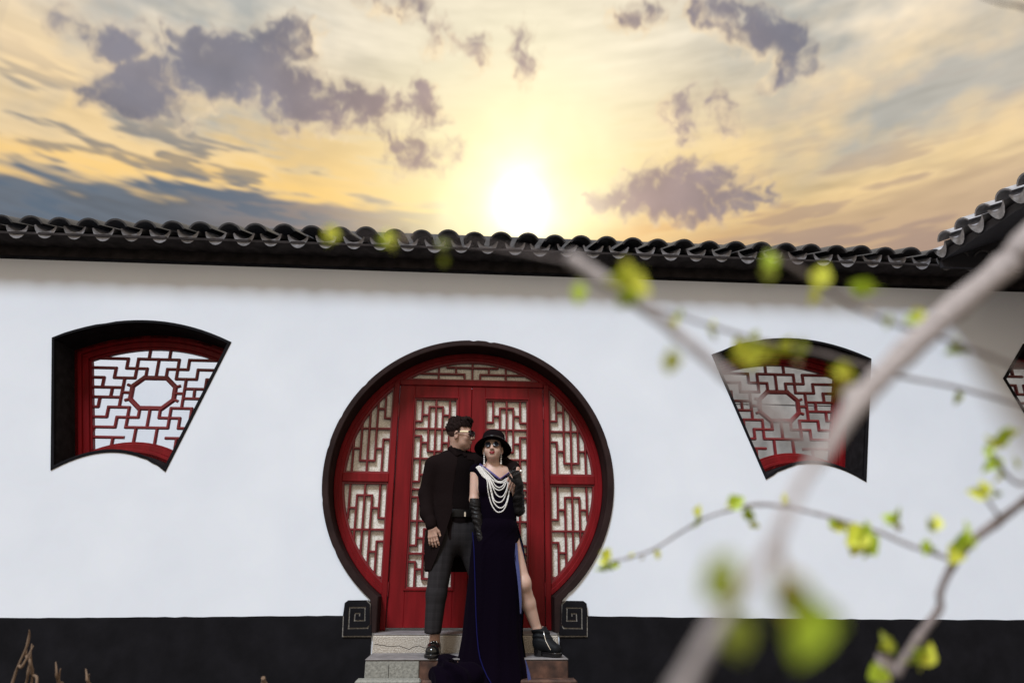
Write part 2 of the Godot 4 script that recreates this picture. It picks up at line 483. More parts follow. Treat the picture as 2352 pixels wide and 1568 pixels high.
func fan(cx: float, grow := 0.0, lean := 0.0) -> PackedVector2Array:      # outline of a fan-shaped window, counter-clockwise
	var p := PackedVector2Array()
	var skew := lean if lean != 0.0 else signf(cx)
	var tl := Vector2(-0.709, 1.106)
	var bl := Vector2(-0.424, 0.055)
	var n := 18
	for i in n + 1:      # lower edge, left to right, bulging up
		var t := float(i) / n
		p.append(Vector2(lerpf(bl.x, -bl.x, t), bl.y + 0.135 * (1.0 - pow(2 * t - 1, 2))))
	for i in n + 1:
		var t := float(i) / n
		p.append(Vector2(lerpf(-tl.x, tl.x, t), tl.y + 0.165 * (1.0 - pow(2 * t - 1, 2))))
	for i in p.size(): p[i].x += 0.062 * skew * clampf((1.106 - p[i].y) / 1.05, 0.0, 1.1)
	if grow != 0.0: p = inset(p, -grow)
	for i in p.size(): p[i] += Vector2(cx, OY)
	return p

func hexagon(cx: float, grow := 0.0) -> PackedVector2Array:
	var p := PackedVector2Array([Vector2(-0.66, 0.96), Vector2(-0.36, 0.16), Vector2(0.36, 0.16), Vector2(0.66, 0.96), Vector2(0.40, 1.28), Vector2(-0.40, 1.28)])
	if grow != 0.0: p = inset(p, -grow)
	for i in p.size(): p[i] += Vector2(cx, OY)
	return p

func moon(r: float, jamb: float, low: float, n := 160) -> PackedVector2Array:   # a disc whose foot is a straight passage, counter-clockwise
	var p := PackedVector2Array()
	var y0 := -sqrt(maxf(r * r - jamb * jamb, 0.0))
	var a0 := atan2(y0, jamb)
	for i in n + 1:
		var a := lerpf(a0, PI - a0, float(i) / n)
		p.append(Vector2(cos(a) * r, sin(a) * r + OY))
	p.append(Vector2(-jamb, low + OY))
	p.append(Vector2(jamb, low + OY))
	return p

func cut(parent: Node, poly: PackedVector2Array, z0: float, z1: float, m: Material, called: String) -> void:
	var c := CSGPolygon3D.new()
	c.name = called
	c.polygon = poly
	c.mode = CSGPolygon3D.MODE_DEPTH
	c.depth = z1 - z0
	c.position.z = z1            # the polygon is extruded towards -z
	c.operation = CSGShape3D.OPERATION_SUBTRACTION
	c.material = m
	parent.add_child(c, true)

func build_wall() -> void:
	var wall := thing("garden_wall", "long white plastered garden wall with tiled coping and black base", "wall")
	var face := CSGCombiner3D.new()
	face.name = "plaster"
	var body := CSGBox3D.new()
	body.name = "body"
	body.size = Vector3(15.0, 3.45, 0.5)
	body.position = Vector3(0.5, 3.45 * 0.5, -0.25)
	body.material = M.plaster
	face.add_child(body)
	cut(face, moon(R_OPEN, JAMB - 0.012, -1.9), -0.6, 0.05, M.moon_black, "opening")
	for cx in WINDOWS:
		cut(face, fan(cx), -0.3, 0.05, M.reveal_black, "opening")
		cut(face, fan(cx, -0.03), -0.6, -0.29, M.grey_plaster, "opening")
	cut(face, hexagon(5.51), -0.3, 0.05, M.black_paint, "opening")
	cut(face, hexagon(5.51, -0.03), -0.6, -0.29, M.grey_plaster, "opening")
	wall.add_child(face)
	# black painted base, a little proud, its top edge not quite straight
	for s in [-1.0, 1.0]:
		var p := PackedVector2Array()
		var x0 := 0.715
		var x1 := 7.0 if s < 0 else 8.0
		p.append(Vector2(s * x1, 0)); p.append(Vector2(s * x0, 0))
		var n := 90
		for i in n + 1:
			var x: float = lerpf(x0, x1, float(i) / n)
			p.append(Vector2(s * x, OY - 1.052 + (0.016 if s < 0 else 0.02) * sin(x * 0.55 + 2.4) + rng.randf_range(-0.0025, 0.0025)))
		var b := MB.new()
		b.prism(p, 0.001, 0.012)
		put("dado", b.make(), M.black_paint, wall)
	# black moulding round the moon opening, its edge chipped
	var outer := moon(R_MOULD, JAMB + 0.052, -1.165)
	var inner := moon(R_OPEN, JAMB - 0.012, -1.165)
	for i in outer.size() - 2:
		if rng.randf() < 0.07: outer[i] = outer[i].lerp(inner[i], rng.randf_range(0.04, 0.16))
	var b := MB.new()
	outer.insert(0, outer[-1]); outer.remove_at(outer.size() - 1)
	inner.insert(0, inner[-1]); inner.remove_at(inner.size() - 1)
	b.ring(outer, inner, -0.02, 0.022, false, 0.008)
	put("moulding", b.make(), M.moon_black, wall)
	for cx in WINDOWS:
		b = MB.new()
		var o := fan(cx, 0.026)
		var i_ := fan(cx)
		for k in o.size():
			if rng.randf() < 0.1: o[k] = o[k].lerp(i_[k], 0.2)
		b.ring(o, i_, -0.02, 0.008, true, 0.003)
		put("moulding", b.make(), M.black_paint, wall)
	b = MB.new()
	b.ring(hexagon(5.51, 0.026), hexagon(5.51), -0.02, 0.008, true, 0.003)
	put("moulding", b.make(), M.black_paint, wall)
	build_scrolls(wall)
	build_coping(wall)

func build_scrolls(wall: Node3D) -> void:
	# key-pattern scroll stones at the foot of the moon opening; measured on the left one, the other is its mirror
	var s6 := func(x: float, y: float) -> Vector2:
		var w := at((1340 + x / 4.1167) * 0.57422, (2350 + y / 4.1167) * 0.57422, 0.02)
		return Vector2(w.x, w.y)
	var lines := [
		[[585, 262], [583, 600]], [[575, 610], [535, 655]], [[535, 663], [215, 668]], [[222, 660], [240, 335]], [[240, 326], [500, 324]], [[492, 330], [487, 535]], [[487, 540], [315, 540]], [[318, 540], [328, 425]], [[328, 420], [410, 420]], [[405, 420], [402, 455]],
		[[122, 800], [135, 470]], [[120, 803], [640, 800]], [[530, 212], [588, 270]],
	]
	for s in [1.0, -1.0]:
		var c := CSGCombiner3D.new()
		c.name = "scroll_stone"
		var poly := PackedVector2Array()
		for q in [[112, 812], [600, 812], [600, 262], [545, 205], [215, 208], [160, 250], [128, 480]]:
			poly.append(s6.call(q[0], q[1]))
		var body := CSGPolygon3D.new()
		body.name = "body"
		if s < 0:
			for i in poly.size(): poly[i].x = -poly[i].x
		body.polygon = poly
		body.depth = 0.05
		body.position.z = 0.028
		body.material = M.black_paint
		c.add_child(body)
		for l in lines:
			var a: Vector2 = s6.call(l[0][0], l[0][1])
			var e: Vector2 = s6.call(l[1][0], l[1][1])
			if s < 0:
				a.x = -a.x; e.x = -e.x
			var g := CSGBox3D.new()
			g.name = "groove"
			g.size = Vector3(a.distance_to(e) + 0.010, 0.0085 + rng.randf() * 0.002, 0.03)
			var mid := (a + e) * 0.5
			g.position = Vector3(mid.x, mid.y, 0.036)
			g.rotation.z = (e - a).angle()
			g.operation = CSGShape3D.OPERATION_SUBTRACTION
			g.material = M.scratch
			c.add_child(g, true)
		wall.add_child(c, true)

func arc_tile(r: float, half: float, thick: float, length: float, up: bool, n := 8, droop := 0.0) -> ArrayMesh:   # a curved clay tile lying along -z, convex up or down
	var b := MB.new()
	var pts_o := []
	var pts_i := []
	for e in 2:
		var z := 0.0 if e == 0 else -length
		var ro := []
		var ri := []
		for i in n + 1:
			var a := lerpf(-half, half, float(i) / n)
			var dir := Vector2(sin(a), cos(a)) if up else Vector2(sin(a), -cos(a))
			ro.append(Vector3(dir.x * r, dir.y * r, z))
			ri.append(Vector3(dir.x * (r - thick), dir.y * (r - thick), z))
		pts_o.append(ro); pts_i.append(ri)
	b.grid([pts_o[1], pts_o[0]] if up else [pts_o[0], pts_o[1]])
	b.grid([pts_i[0], pts_i[1]] if up else [pts_i[1], pts_i[0]])
	for i in n:
		if up: b.quad(pts_i[0][i + 1], pts_o[0][i + 1], pts_o[0][i], pts_i[0][i])
		else: b.quad(pts_i[0][i], pts_o[0][i], pts_o[0][i + 1], pts_i[0][i + 1])
	if droop > 0:      # drip lip of an eaves tile
		var rows := [[], []]
		for i in n + 1:
			var t := float(i) / n * 2 - 1
			var p: Vector3 = pts_o[0][i]
			rows[0].append(p + Vector3(0, 0, 0.001))
			rows[1].append(p + Vector3(0, -droop * (1.0 - t * t), 0.012 * (1.0 - t * t)))
		b.grid([rows[1], rows[0]])
	return b.make()

func build_coping(wall: Node3D) -> void:
	var y := OY
	# black band under the tiles, its lower edge brushed by hand
	var z_out := 0.262
	var p := PackedVector2Array([Vector2(8.0, y + 2.02), Vector2(-7.0, y + 2.02)])
	for i in 151:
		p.append(Vector2(lerpf(-7.0, 8.0, i / 150.0), y + 1.857 + rng.randf_range(-0.004, 0.004)))
	var fb := MB.new()
	fb.prism(p, 0.001, 0.03)
	put("fascia", fb.make(), M.eave_black, wall)
	put("ridge", box_mesh(Vector3(-7.0, y + 2.15, -0.36), Vector3(8.0, y + 2.31, -0.14), 0.03), M.tile, wall)
	var deck := MB.new()
	deck.prism(PackedVector2Array([Vector2(z_out, y + 1.965), Vector2(-0.25, y + 2.13), Vector2(-0.72, y + 1.965), Vector2(-0.72, y + 1.945), Vector2(z_out, y + 1.945)]), -8.0, 7.0)
	var dk := put("deck", deck.make(), M.eave_black, wall)
	dk.rotation.y = -PI / 2
	var cover := arc_tile(0.108, 1.12, 0.015, 0.56, true, 10)
	var pan := arc_tile(0.105, 1.10, 0.013, 0.56, false, 10, 0.05)
	var pitch := 0.36
	var step := 0.2335
	for i in 62:
		var x := -6.9 + step * i
		for k in 2:
			var o: MeshInstance3D
			if k == 0:
				o = put("pan_tile", pan, M.tile_pale, wall, Vector3(x + rng.randf_range(-0.006, 0.006), y + 2.060 + rng.randf_range(-0.006, 0.006), z_out + 0.03))
			else:
				o = put("cover_tile", cover, M.tile, wall, Vector3(x + step * 0.5 + rng.randf_range(-0.006, 0.006), y + 1.988 + rng.randf_range(-0.006, 0.006), z_out + 0.03 + rng.randf_range(-0.012, 0.012)))
			o.rotation = Vector3(pitch + rng.randf_range(-0.02, 0.02), rng.randf_range(-0.03, 0.03), rng.randf_range(-0.05, 0.05))

# ---------------------------------------------------------------- windows in the wall
func bar_mesh() -> ArrayMesh:                                 # a lattice bar of unit length along x, half-round towards the viewer
	var b := MB.new()
	var prof := [Vector2(-0.5, -0.5), Vector2(0.5, -0.5), Vector2(0.5, 0.15), Vector2(0.28, 0.5), Vector2(-0.28, 0.5), Vector2(-0.5, 0.15)]
	for i in prof.size():
		var p: Vector2 = prof[i]
		var q: Vector2 = prof[(i + 1) % prof.size()]
		b.quad(Vector3(-0.5, p.x, p.y), Vector3(-0.5, q.x, q.y), Vector3(0.5, q.x, q.y), Vector3(0.5, p.x, p.y))
	for s in [-0.5, 0.5]:
		for i in range(1, prof.size() - 1):
			b.tri(Vector3(s, prof[0].x, prof[0].y), Vector3(s, prof[i].x, prof[i].y), Vector3(s, prof[i + 1].x, prof[i + 1].y))
	return b.make()

var unit_bar: ArrayMesh

func bars(parent: Node, segs: Array, clip: PackedVector2Array, z: float, w: float, d: float, m: Material) -> void:
	var k := 0
	for s in segs:
		for piece in Geometry2D.intersect_polyline_with_polygon(PackedVector2Array([s[0], s[1]]), clip):
			var a: Vector2 = piece[0]
			var e: Vector2 = piece[piece.size() - 1]
			if a.distance_to(e) < 0.012: continue
			var wide: float = s[2] if s.size() > 2 else w
			var o := put("lattice_bar", unit_bar, m, parent)
			var mid := (a + e) * 0.5
			# bars that cross sit a hair apart in depth, so that no two faces share a plane
			k += 1
			o.transform = Transform3D(Basis(Vector3(0, 0, 1), (e - a).angle()) * Basis.from_scale(Vector3(a.distance_to(e) + wide * 0.55, wide, d)), Vector3(mid.x, mid.y, z + 0.0006 * (k % 7)))

func window_lattice() -> Array:                               # (column, row) nodes of the fret, one quarter, mirrored both ways
	return [
		[[0, 3.5], [0, 1.45]], [[0, 3.5], [2, 3.5]], [[1, 3.5], [1, 5.5]], [[2, 3.5], [2, 2.5]], [[1, 2.5], [3, 2.5]], [[1, 2.5], [1, 1.45]], [[3, 2.5], [3, 3.5]], [[3, 3.5], [7, 3.5]],
		[[2, 2.5], [2, 1.5]], [[2, 1.5], [4, 1.5]], [[4, 1.5], [4, 2.5]], [[4, 2.5], [8, 2.5]], [[3, 1.5], [3, 0]], [[3, 0.5], [8, 0.5]], [[4, 0.5], [4, 0]], [[2.1, 0], [3, 0]],
		[[5, 0.5], [5, 1.5]], [[5, 1.5], [8, 1.5]], [[2, 4.5], [8, 4.5]], [[5, 3.5], [5, 4.5]], [[3, 4.5], [3, 6]],
		[[0, 1.55], [1.1, 1.55], 1], [[1.1, 1.55], [2.08, 0.66], 1], [[2.08, 0.66], [2.08, 0], 1], [[2.08, 0.62], [2.5, 0.78]],
	]

func build_windows() -> void:
	var labels := ["fan-shaped lattice window on the left, bright pale wall seen through it", "fan-shaped lattice window on the right, behind the twigs and pale branch"]
	for k in 2:
		var cx: float = WINDOWS[k]
		var w := thing("fan_window", labels[k], "window", Vector3(cx, OY + 0.6, -0.33), "fan-shaped windows in the white wall")
		var shape := fan(0.0, 0.0, signf(cx))
		for i in shape.size(): shape[i].y -= OY + 0.6
		var b := MB.new()
		b.ring(inset(shape, 0.001), inset(shape, 0.056), -0.06, 0.03, true, 0.006)
		put("frame", b.make(), M.red, w)
		b = MB.new()
		b.ring(inset(shape, 0.055), inset(shape, 0.105), -0.06, 0.004, true, 0.005)
		put("inner_frame", b.make(), M.red, w)
		b = MB.new()
		b.ring(inset(shape, 0.104), inset(shape, 0.124), -0.06, -0.015, true, 0.004)
		put("bead", b.make(), M.red, w)
		window_bars(w, inset(shape, 0.115), Vector2(0, 0.152))
	var h := thing("hexagonal_window", "window at the right picture edge of which only the pointed left corner shows", "window", Vector3(5.51, OY + 0.6, -0.33))
	var hx := hexagon(0.0)
	for i in hx.size(): hx[i].y -= OY + 0.6
	var hb := MB.new()
	hb.ring(inset(hx, 0.001), inset(hx, 0.06), -0.06, 0.03, true, 0.006)
	put("frame", hb.make(), M.red, h)
	hb = MB.new()
	hb.ring(inset(hx, 0.059), inset(hx, 0.10), -0.06, 0.0, true, 0.005)
	put("inner_frame", hb.make(), M.red, h)
	window_bars(h, inset(hx, 0.09), Vector2(0, 0.1))

func window_bars(w: Node3D, clip: PackedVector2Array, c: Vector2) -> void:
	var p := 0.0885
	var segs := []
	for s in window_lattice():
		for sx in ([1, -1] if s[0][0] != 0 or s[1][0] != 0 else [1]):
			for sy in ([1, -1] if s[0][1] != 0 or s[1][1] != 0 else [1]):
				var a := c + Vector2(s[0][0] * sx, s[0][1] * sy) * p
				var e := c + Vector2(s[1][0] * sx, s[1][1] * sy) * p
				segs.append([a, e, 0.040 if s.size() > 2 else 0.0255])
	bars(w, segs, clip, -0.04, 0.0255, 0.026, M.red_bar)

# ---------------------------------------------------------------- the moon door
func fret(x0: float, x1: float, y0: float, y1: float, units: int, flip_first: bool) -> Array:   # stacked fret units between x0..x1, from y1 down to y0
	var segs := []
	var h := (y1 - y0) / units
	var X := func(u: float) -> float: return lerpf(x0, x1, u)
	for k in units:
		var top := y1 - h * k
		var turned := (k % 2 == 1) != flip_first
		var Y := func(t: float) -> float: return top - h * (1.0 - t if turned else t)
		var c := [0.165, 0.333, 0.5, 0.667, 0.835]
		for s in [[c[0], 0, c[0], 0.75], [c[0], 0.75, 0, 0.75], [c[0], 0.53, c[1], 0.53], [c[1], 0.25, c[1], 1], [c[1], 0.25, c[3], 0.25], [c[2], 0, c[2], 1], [c[3], 0.25, c[3], 1], [c[4], 0, c[4], 0.75], [c[4], 0.75, 1, 0.75], [c[3], 0.53, c[4], 0.53]]:
			segs.append([Vector2(X.call(s[0]), Y.call(s[1])), Vector2(X.call(s[2]), Y.call(s[3]))])
		if k < units - 1:
			segs.append([Vector2(x0, top - h), Vector2(x1, top - h)])
	return segs

func panel(parent: Node3D, poly: PackedVector2Array, segs: Array, z: float) -> void:       # a glazed lattice panel: bead round it, bars, frosted pane
	var b := MB.new()
	b.ring(inset(poly, -0.004), inset(poly, 0.016), z - 0.02, z + 0.006, true, 0.004)
	put("bead", b.make(), M.red_bar, parent)
	var moved := []
	bars(parent, segs, inset(poly, 0.010), z - 0.012, 0.0195, 0.022, M.red_bar)
	b = MB.new()
	b.prism(inset(poly, -0.003), z - 0.038, z - 0.030)
	put("pane", b.make(), M.frosted_glass, parent)

func build_door() -> void:
	var t := thing("moon_door", "red round moon door with lattice panels and frosted panes", "door", Vector3(0, OY, 0))
	var z := -0.205
	# curved frame
	var lo := -0.95
	var outer := PackedVector2Array()
	var inner := PackedVector2Array()
	var ri := 1.066
	for i in 161:
		var a := lerpf(-0.918, PI + 0.918, i / 160.0)
		outer.append(Vector2(cos(a), sin(a)) * (R_OPEN - 0.002))
		inner.append(Vector2(cos(a), sin(a)) * ri)
	var b := MB.new()
	b.ring(outer, inner, z - 0.07, z + 0.004, false, 0.006)
	put("round_frame", b.make(), M.red, t)
	b = MB.new()
	var i2 := PackedVector2Array()
	for q in outer: i2.append(q * (1.098 / R_OPEN))
	b.ring(outer, i2, z - 0.03, z + 0.018, false, 0.005)
	put("round_frame", b.make(), M.red, t)
	# posts, transom, cross rails
	var post_top := sqrt(ri * ri - 0.66 * 0.66) + 0.02
	for s in [-1.0, 1.0]:
		put("post", box_mesh(Vector3(minf(s * 0.636, s * 0.682), -1.165, z - 0.07), Vector3(maxf(s * 0.636, s * 0.682), post_top, z + 0.020), 0.005), M.red, t)
		var xa := 0.682
		put("cross_rail", box_mesh(Vector3(minf(s * xa, s * 1.07), -0.016, z - 0.07), Vector3(maxf(s * xa, s * 1.07), 0.060, z + 0.008), 0.006), M.red, t)
	put("transom", box_mesh(Vector3(-0.636, 0.832, z - 0.07), Vector3(0.636, 0.884, z + 0.008), 0.006), M.red, t)
	# side panels, above and below the cross rails
	var disc := PackedVector2Array()
	for i in 128: disc.append(Vector2(cos(TAU * i / 128), sin(TAU * i / 128)) * ri)
	for s in [-1.0, 1.0]:
		for k in 2:
			var y0 := 0.060 if k == 0 else -0.84
			var y1 := 1.0 if k == 0 else -0.016
			var rect := PackedVector2Array([Vector2(s * 0.682, y0), Vector2(s * 1.1, y0), Vector2(s * 1.1, y1), Vector2(s * 0.682, y1)])
			var poly: PackedVector2Array = ccw(Geometry2D.intersect_polygons(ccw(rect), disc)[0])
			var sp := Node3D.new()
			sp.name = "side_panel" if not t.has_node("side_panel") else "side_panel_%03d" % (k + (2 if s > 0 else 0))
			t.add_child(sp)
			var xs := [s * 1.062, s * 0.690]
			var segs := fret(minf(xs[0], xs[1]), maxf(xs[0], xs[1]), 0.074, 0.074 + 0.37 * 2, 2, false) if k == 0 else fret(minf(xs[0], xs[1]), maxf(xs[0], xs[1]), -0.03 - 0.37 * 3, -0.03, 3, false)
			panel(sp, poly, segs, z - 0.012)
	# panel over the doors
	var rect := PackedVector2Array([Vector2(-0.632, 0.884), Vector2(0.632, 0.884), Vector2(0.632, 1.2), Vector2(-0.632, 1.2)])
	var tp := Node3D.new()
	tp.name = "top_panel"
	t.add_child(tp)
	var poly: PackedVector2Array = ccw(Geometry2D.intersect_polygons(rect, disc)[0])
	var segs := [[Vector2(0, 0.88), Vector2(0, 1.1)]]
	for s in [-1.0, 1.0]:
		for q in [[0, 1.010, 0.225, 1.010], [0.225, 1.010, 0.225, 1.1], [0.147, 1.010, 0.147, 0.948], [0.07, 0.948, 0.56, 0.948], [0.07, 0.948, 0.07, 0.88], [0.30, 0.88, 0.30, 1.1], [0.45, 0.948, 0.45, 1.1], [0.535, 0.88, 0.535, 0.948]]:
			segs.append([Vector2(s * q[0], q[1]), Vector2(s * q[2], q[3])])
	panel(tp, poly, segs, z - 0.012)
	put("gap_backing", box_mesh(Vector3(-0.03, -1.14, z - 0.085), Vector3(0.03, 0.83, z - 0.067), 0.003), M.gap_dark, t)  # dark strip added behind the leaves so the slit between them stays dark
	# the two leaves
	for s in [-1.0, 1.0]:
		var leaf := Node3D.new()
		leaf.name = "door_leaf" if s < 0 else "door_leaf_001"
		t.add_child(leaf)
		var xa := 0.002
		var xb := 0.632
		var pa := 0.120
		var pb := 0.500
		var top := 0.830
		var bot := -1.148
		var zt := z - 0.004
		var B := func(called: String, x0: float, x1: float, y0: float, y1: float, zf: float, bev: float) -> void:
			put(called, box_mesh(Vector3(minf(s * x0, s * x1), y0, z - 0.065), Vector3(maxf(s * x0, s * x1), y1, zf), bev), M.red, leaf)
		B.call("stile", xa, pa, bot, top, zt, 0.003)
		B.call("stile", pb, xb, bot, top, zt - 0.0015, 0.003)
		B.call("rail", pa, pb, 0.722, top, zt - 0.001, 0.003)
		B.call("rail", pa, pb, bot, -0.858, zt - 0.001, 0.003)
		var bead := MB.new()
		var open := PackedVector2Array([Vector2(pa, -0.858), Vector2(pb, -0.858), Vector2(pb, 0.722), Vector2(pa, 0.722)])
		if s < 0:
			for i in 4: open[i].x = -open[i].x
			open = ccw(open)
		bead.ring(inset(open, -0.014), inset(open, 0.002), zt - 0.02, zt + 0.007, true, 0.004)
		put("moulding", bead.make(), M.red, leaf)
		var x0 := minf(s * pa, s * pb)
		var x1 := maxf(s * pa, s * pb)
		panel(leaf, open, fret(x0 + 0.012, x1 - 0.012, -0.846, 0.710, 6, false), z - 0.016)
		for hy in [0.60, -0.86]:
			var hg := MB.new()
			hg.tube([Vector3(s * 0.634, hy - 0.055, zt + 0.008), Vector3(s * 0.634, hy + 0.055, zt + 0.008)], [0.008, 0.008], 8)
			put("hinge", hg.make(), M.red_bar, leaf)

# ---------------------------------------------------------------- steps
func build_steps() -> void:
	var t := thing("entrance_steps", "worn stone steps with speckled riser and rusty brown block below", "steps", Vector3.ZERO)
	var top1 := OY - 1.167
	var top2 := OY - 1.297
	put("threshold", box_mesh(Vector3(-0.692, 0, -0.5), Vector3(0.692, top1 - 0.012, 0.106), 0.008), M.speckled_stone, t)
	put("threshold_top", box_mesh(Vector3(-0.688, top1 - 0.012, -0.5), Vector3(0.688, top1, 0.1035), 0.005), M.tread, t)
	var xs: float = at(962, 1540, 0.48).x
	put("tread", box_mesh(Vector3(-0.690, top2 - 0.014, 0.108), Vector3(0.712, top2, 0.484), 0.006), M.tread, t)
	put("block", box_mesh(Vector3(-0.688, 0, 0.108), Vector3(xs, top2 - 0.015, 0.480), 0.006), M.concrete, t)
	tag(put("block", box_mesh(Vector3(xs + 0.002, 0, 0.108), Vector3(0.710, top2 - 0.015, 0.479), 0.006), M.rust_stone, t), "rust-stained brown stone block of the lower step")
	put("lower_step", box_mesh(Vector3(-0.735, 0, 0.487), Vector3(-0.30, OY - 1.415, 0.60), 0.012), M.concrete, t)
	put("lower_step", box_mesh(Vector3(-0.298, 0, 0.487), Vector3(0.755, OY - 1.418, 0.60), 0.012), M.rust_stone, t)
	# cracks
	for line in [[[640, 935], [690, 930], [730, 945], [800, 945], [850, 965], [960, 965], [1050, 955], [1100, 975], [1150, 990], [1220, 1015], [1290, 975], [1390, 955], [1470, 990], [1560, 980]]]:
		var path := []
		for q in line: path.append(at((1340 + q[0] / 4.1167) * 0.57422, (2350 + q[1] / 4.1167) * 0.57422, 0.1065))
		var b := MB.new()
		var r := []
		for q in path: r.append(0.0022)
		b.tube(path, r, 5, 0.5)
		put("crack", b.make(), M.crack, t)
	var b2 := MB.new()
	b2.tube([at(985 * 0.0 + 893, 1525, 0.4805), at(892, 1545, 0.4805), at(890, 1575, 0.4805)], [0.002, 0.0025, 0.002], 5, 0.5)
	put("crack", b2.make(), M.crack, t)

# ---------------------------------------------------------------- corridor roof on the right, the house behind
func build_corridor() -> void:
	var t := thing("corridor_roof", "tiled eaves of a side corridor rising at the right edge", "roof", Vector3(4.24, OY + 2.02, 0))
	var z0 := 0.30
	var z1 := 2.6
	# soffit boards sloping up away from the eaves, deck above
	var b := MB.new()
	b.prism(PackedVector2Array([Vector2(0.0, -0.04), Vector2(1.5, 0.50), Vector2(1.5, 0.58), Vector2(0.0, 0.03)]), z0, z1)
	put("deck", b.make(), M.soffit, t)
	b = MB.new()
	b.prism(PackedVector2Array([Vector2(0.0, -0.10), Vector2(1.6, -0.10), Vector2(1.6, 0.56), Vector2(0.0, -0.03)]), z0 - 0.03, z0 - 0.001)
	put("gable", b.make(), M.soffit, t)
	put("beam", box_mesh(Vector3(1.15, -0.02, z0), Vector3(1.33, 0.30, z1), 0.01), M.soffit, t)
	for zz in [0.45, 2.35]:
		var c := MB.new()
		c.tube([Vector3(1.24, -OY - 2.02, zz), Vector3(1.24, 0.0, zz)], [0.10, 0.095], 16)
		put("column", c.make(), M.red, t)
	var cover := arc_tile(0.100, 1.15, 0.014, 0.9, true, 8)
	var pan := arc_tile(0.105, 1.02, 0.013, 0.9, false, 8, 0.065)
	var step := 0.2335
	for i in 10:
		var zz := z0 + 0.06 + i * step
		var o := put("pan_tile", pan, M.tile_grey, t, Vector3(-0.06, 0.135 + rng.randf_range(-0.005, 0.005), zz))
		o.rotation = Vector3(0, -PI / 2, 0)
		o.transform.basis = Basis(Vector3(0, 0, 1), 0.345) * Basis(Vector3(0, 1, 0), -PI / 2)
		o = put("cover_tile", cover, M.tile_grey, t, Vector3(-0.05 + rng.randf_range(-0.01, 0.01), 0.062, zz + step * 0.5))
		o.transform.basis = Basis(Vector3(0, 0, 1), 0.345) * Basis(Vector3(0, 1, 0), -PI / 2)

func build_house() -> void:
	var h := thing("white_house", "white house behind the wall, seen only through the lattice windows", "house", Vector3(0, 0, -3.4))
	put("wall", box_mesh(Vector3(-9, 0, -4), Vector3(9, 4.2, 0), 0.02), M.plaster, h)
	var seam: Vector3 = at(1800, 931, -3.37)
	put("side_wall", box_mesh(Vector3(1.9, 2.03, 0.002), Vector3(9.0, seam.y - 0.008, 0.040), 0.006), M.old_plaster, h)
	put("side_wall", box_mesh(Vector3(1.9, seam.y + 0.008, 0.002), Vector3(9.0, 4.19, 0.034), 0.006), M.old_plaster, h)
	put("plinth", box_mesh(Vector3(-9.0, 0, 0.002), Vector3(9.0, 2.02, 0.03), 0.01), M.concrete, h)
	put("roof", box_mesh(Vector3(-9.3, 4.202, -4.3), Vector3(9.3, 4.36, 0.30), 0.03), M.tile, h)

func build_ground() -> void:
	var g := MB.new()
	g.quad(Vector3(-400, 0, 400), Vector3(400, 0, 400), Vector3(400, 0, -400), Vector3(-400, 0, -400))
	var o := put("ground", g.make(), M.earth, self)
	o.set_meta("kind", "structure")
	o.set_meta("label", "bare brown earth in front of the garden wall")
	var p := put("path", box_mesh(Vector3(-1.4, 0.004, 0.7), Vector3(1.4, 0.02, 12.0), 0.004), M.paving, self)
	p.set_meta("kind", "structure")
	p.set_meta("label", "pale paved path leading up to the entrance steps")

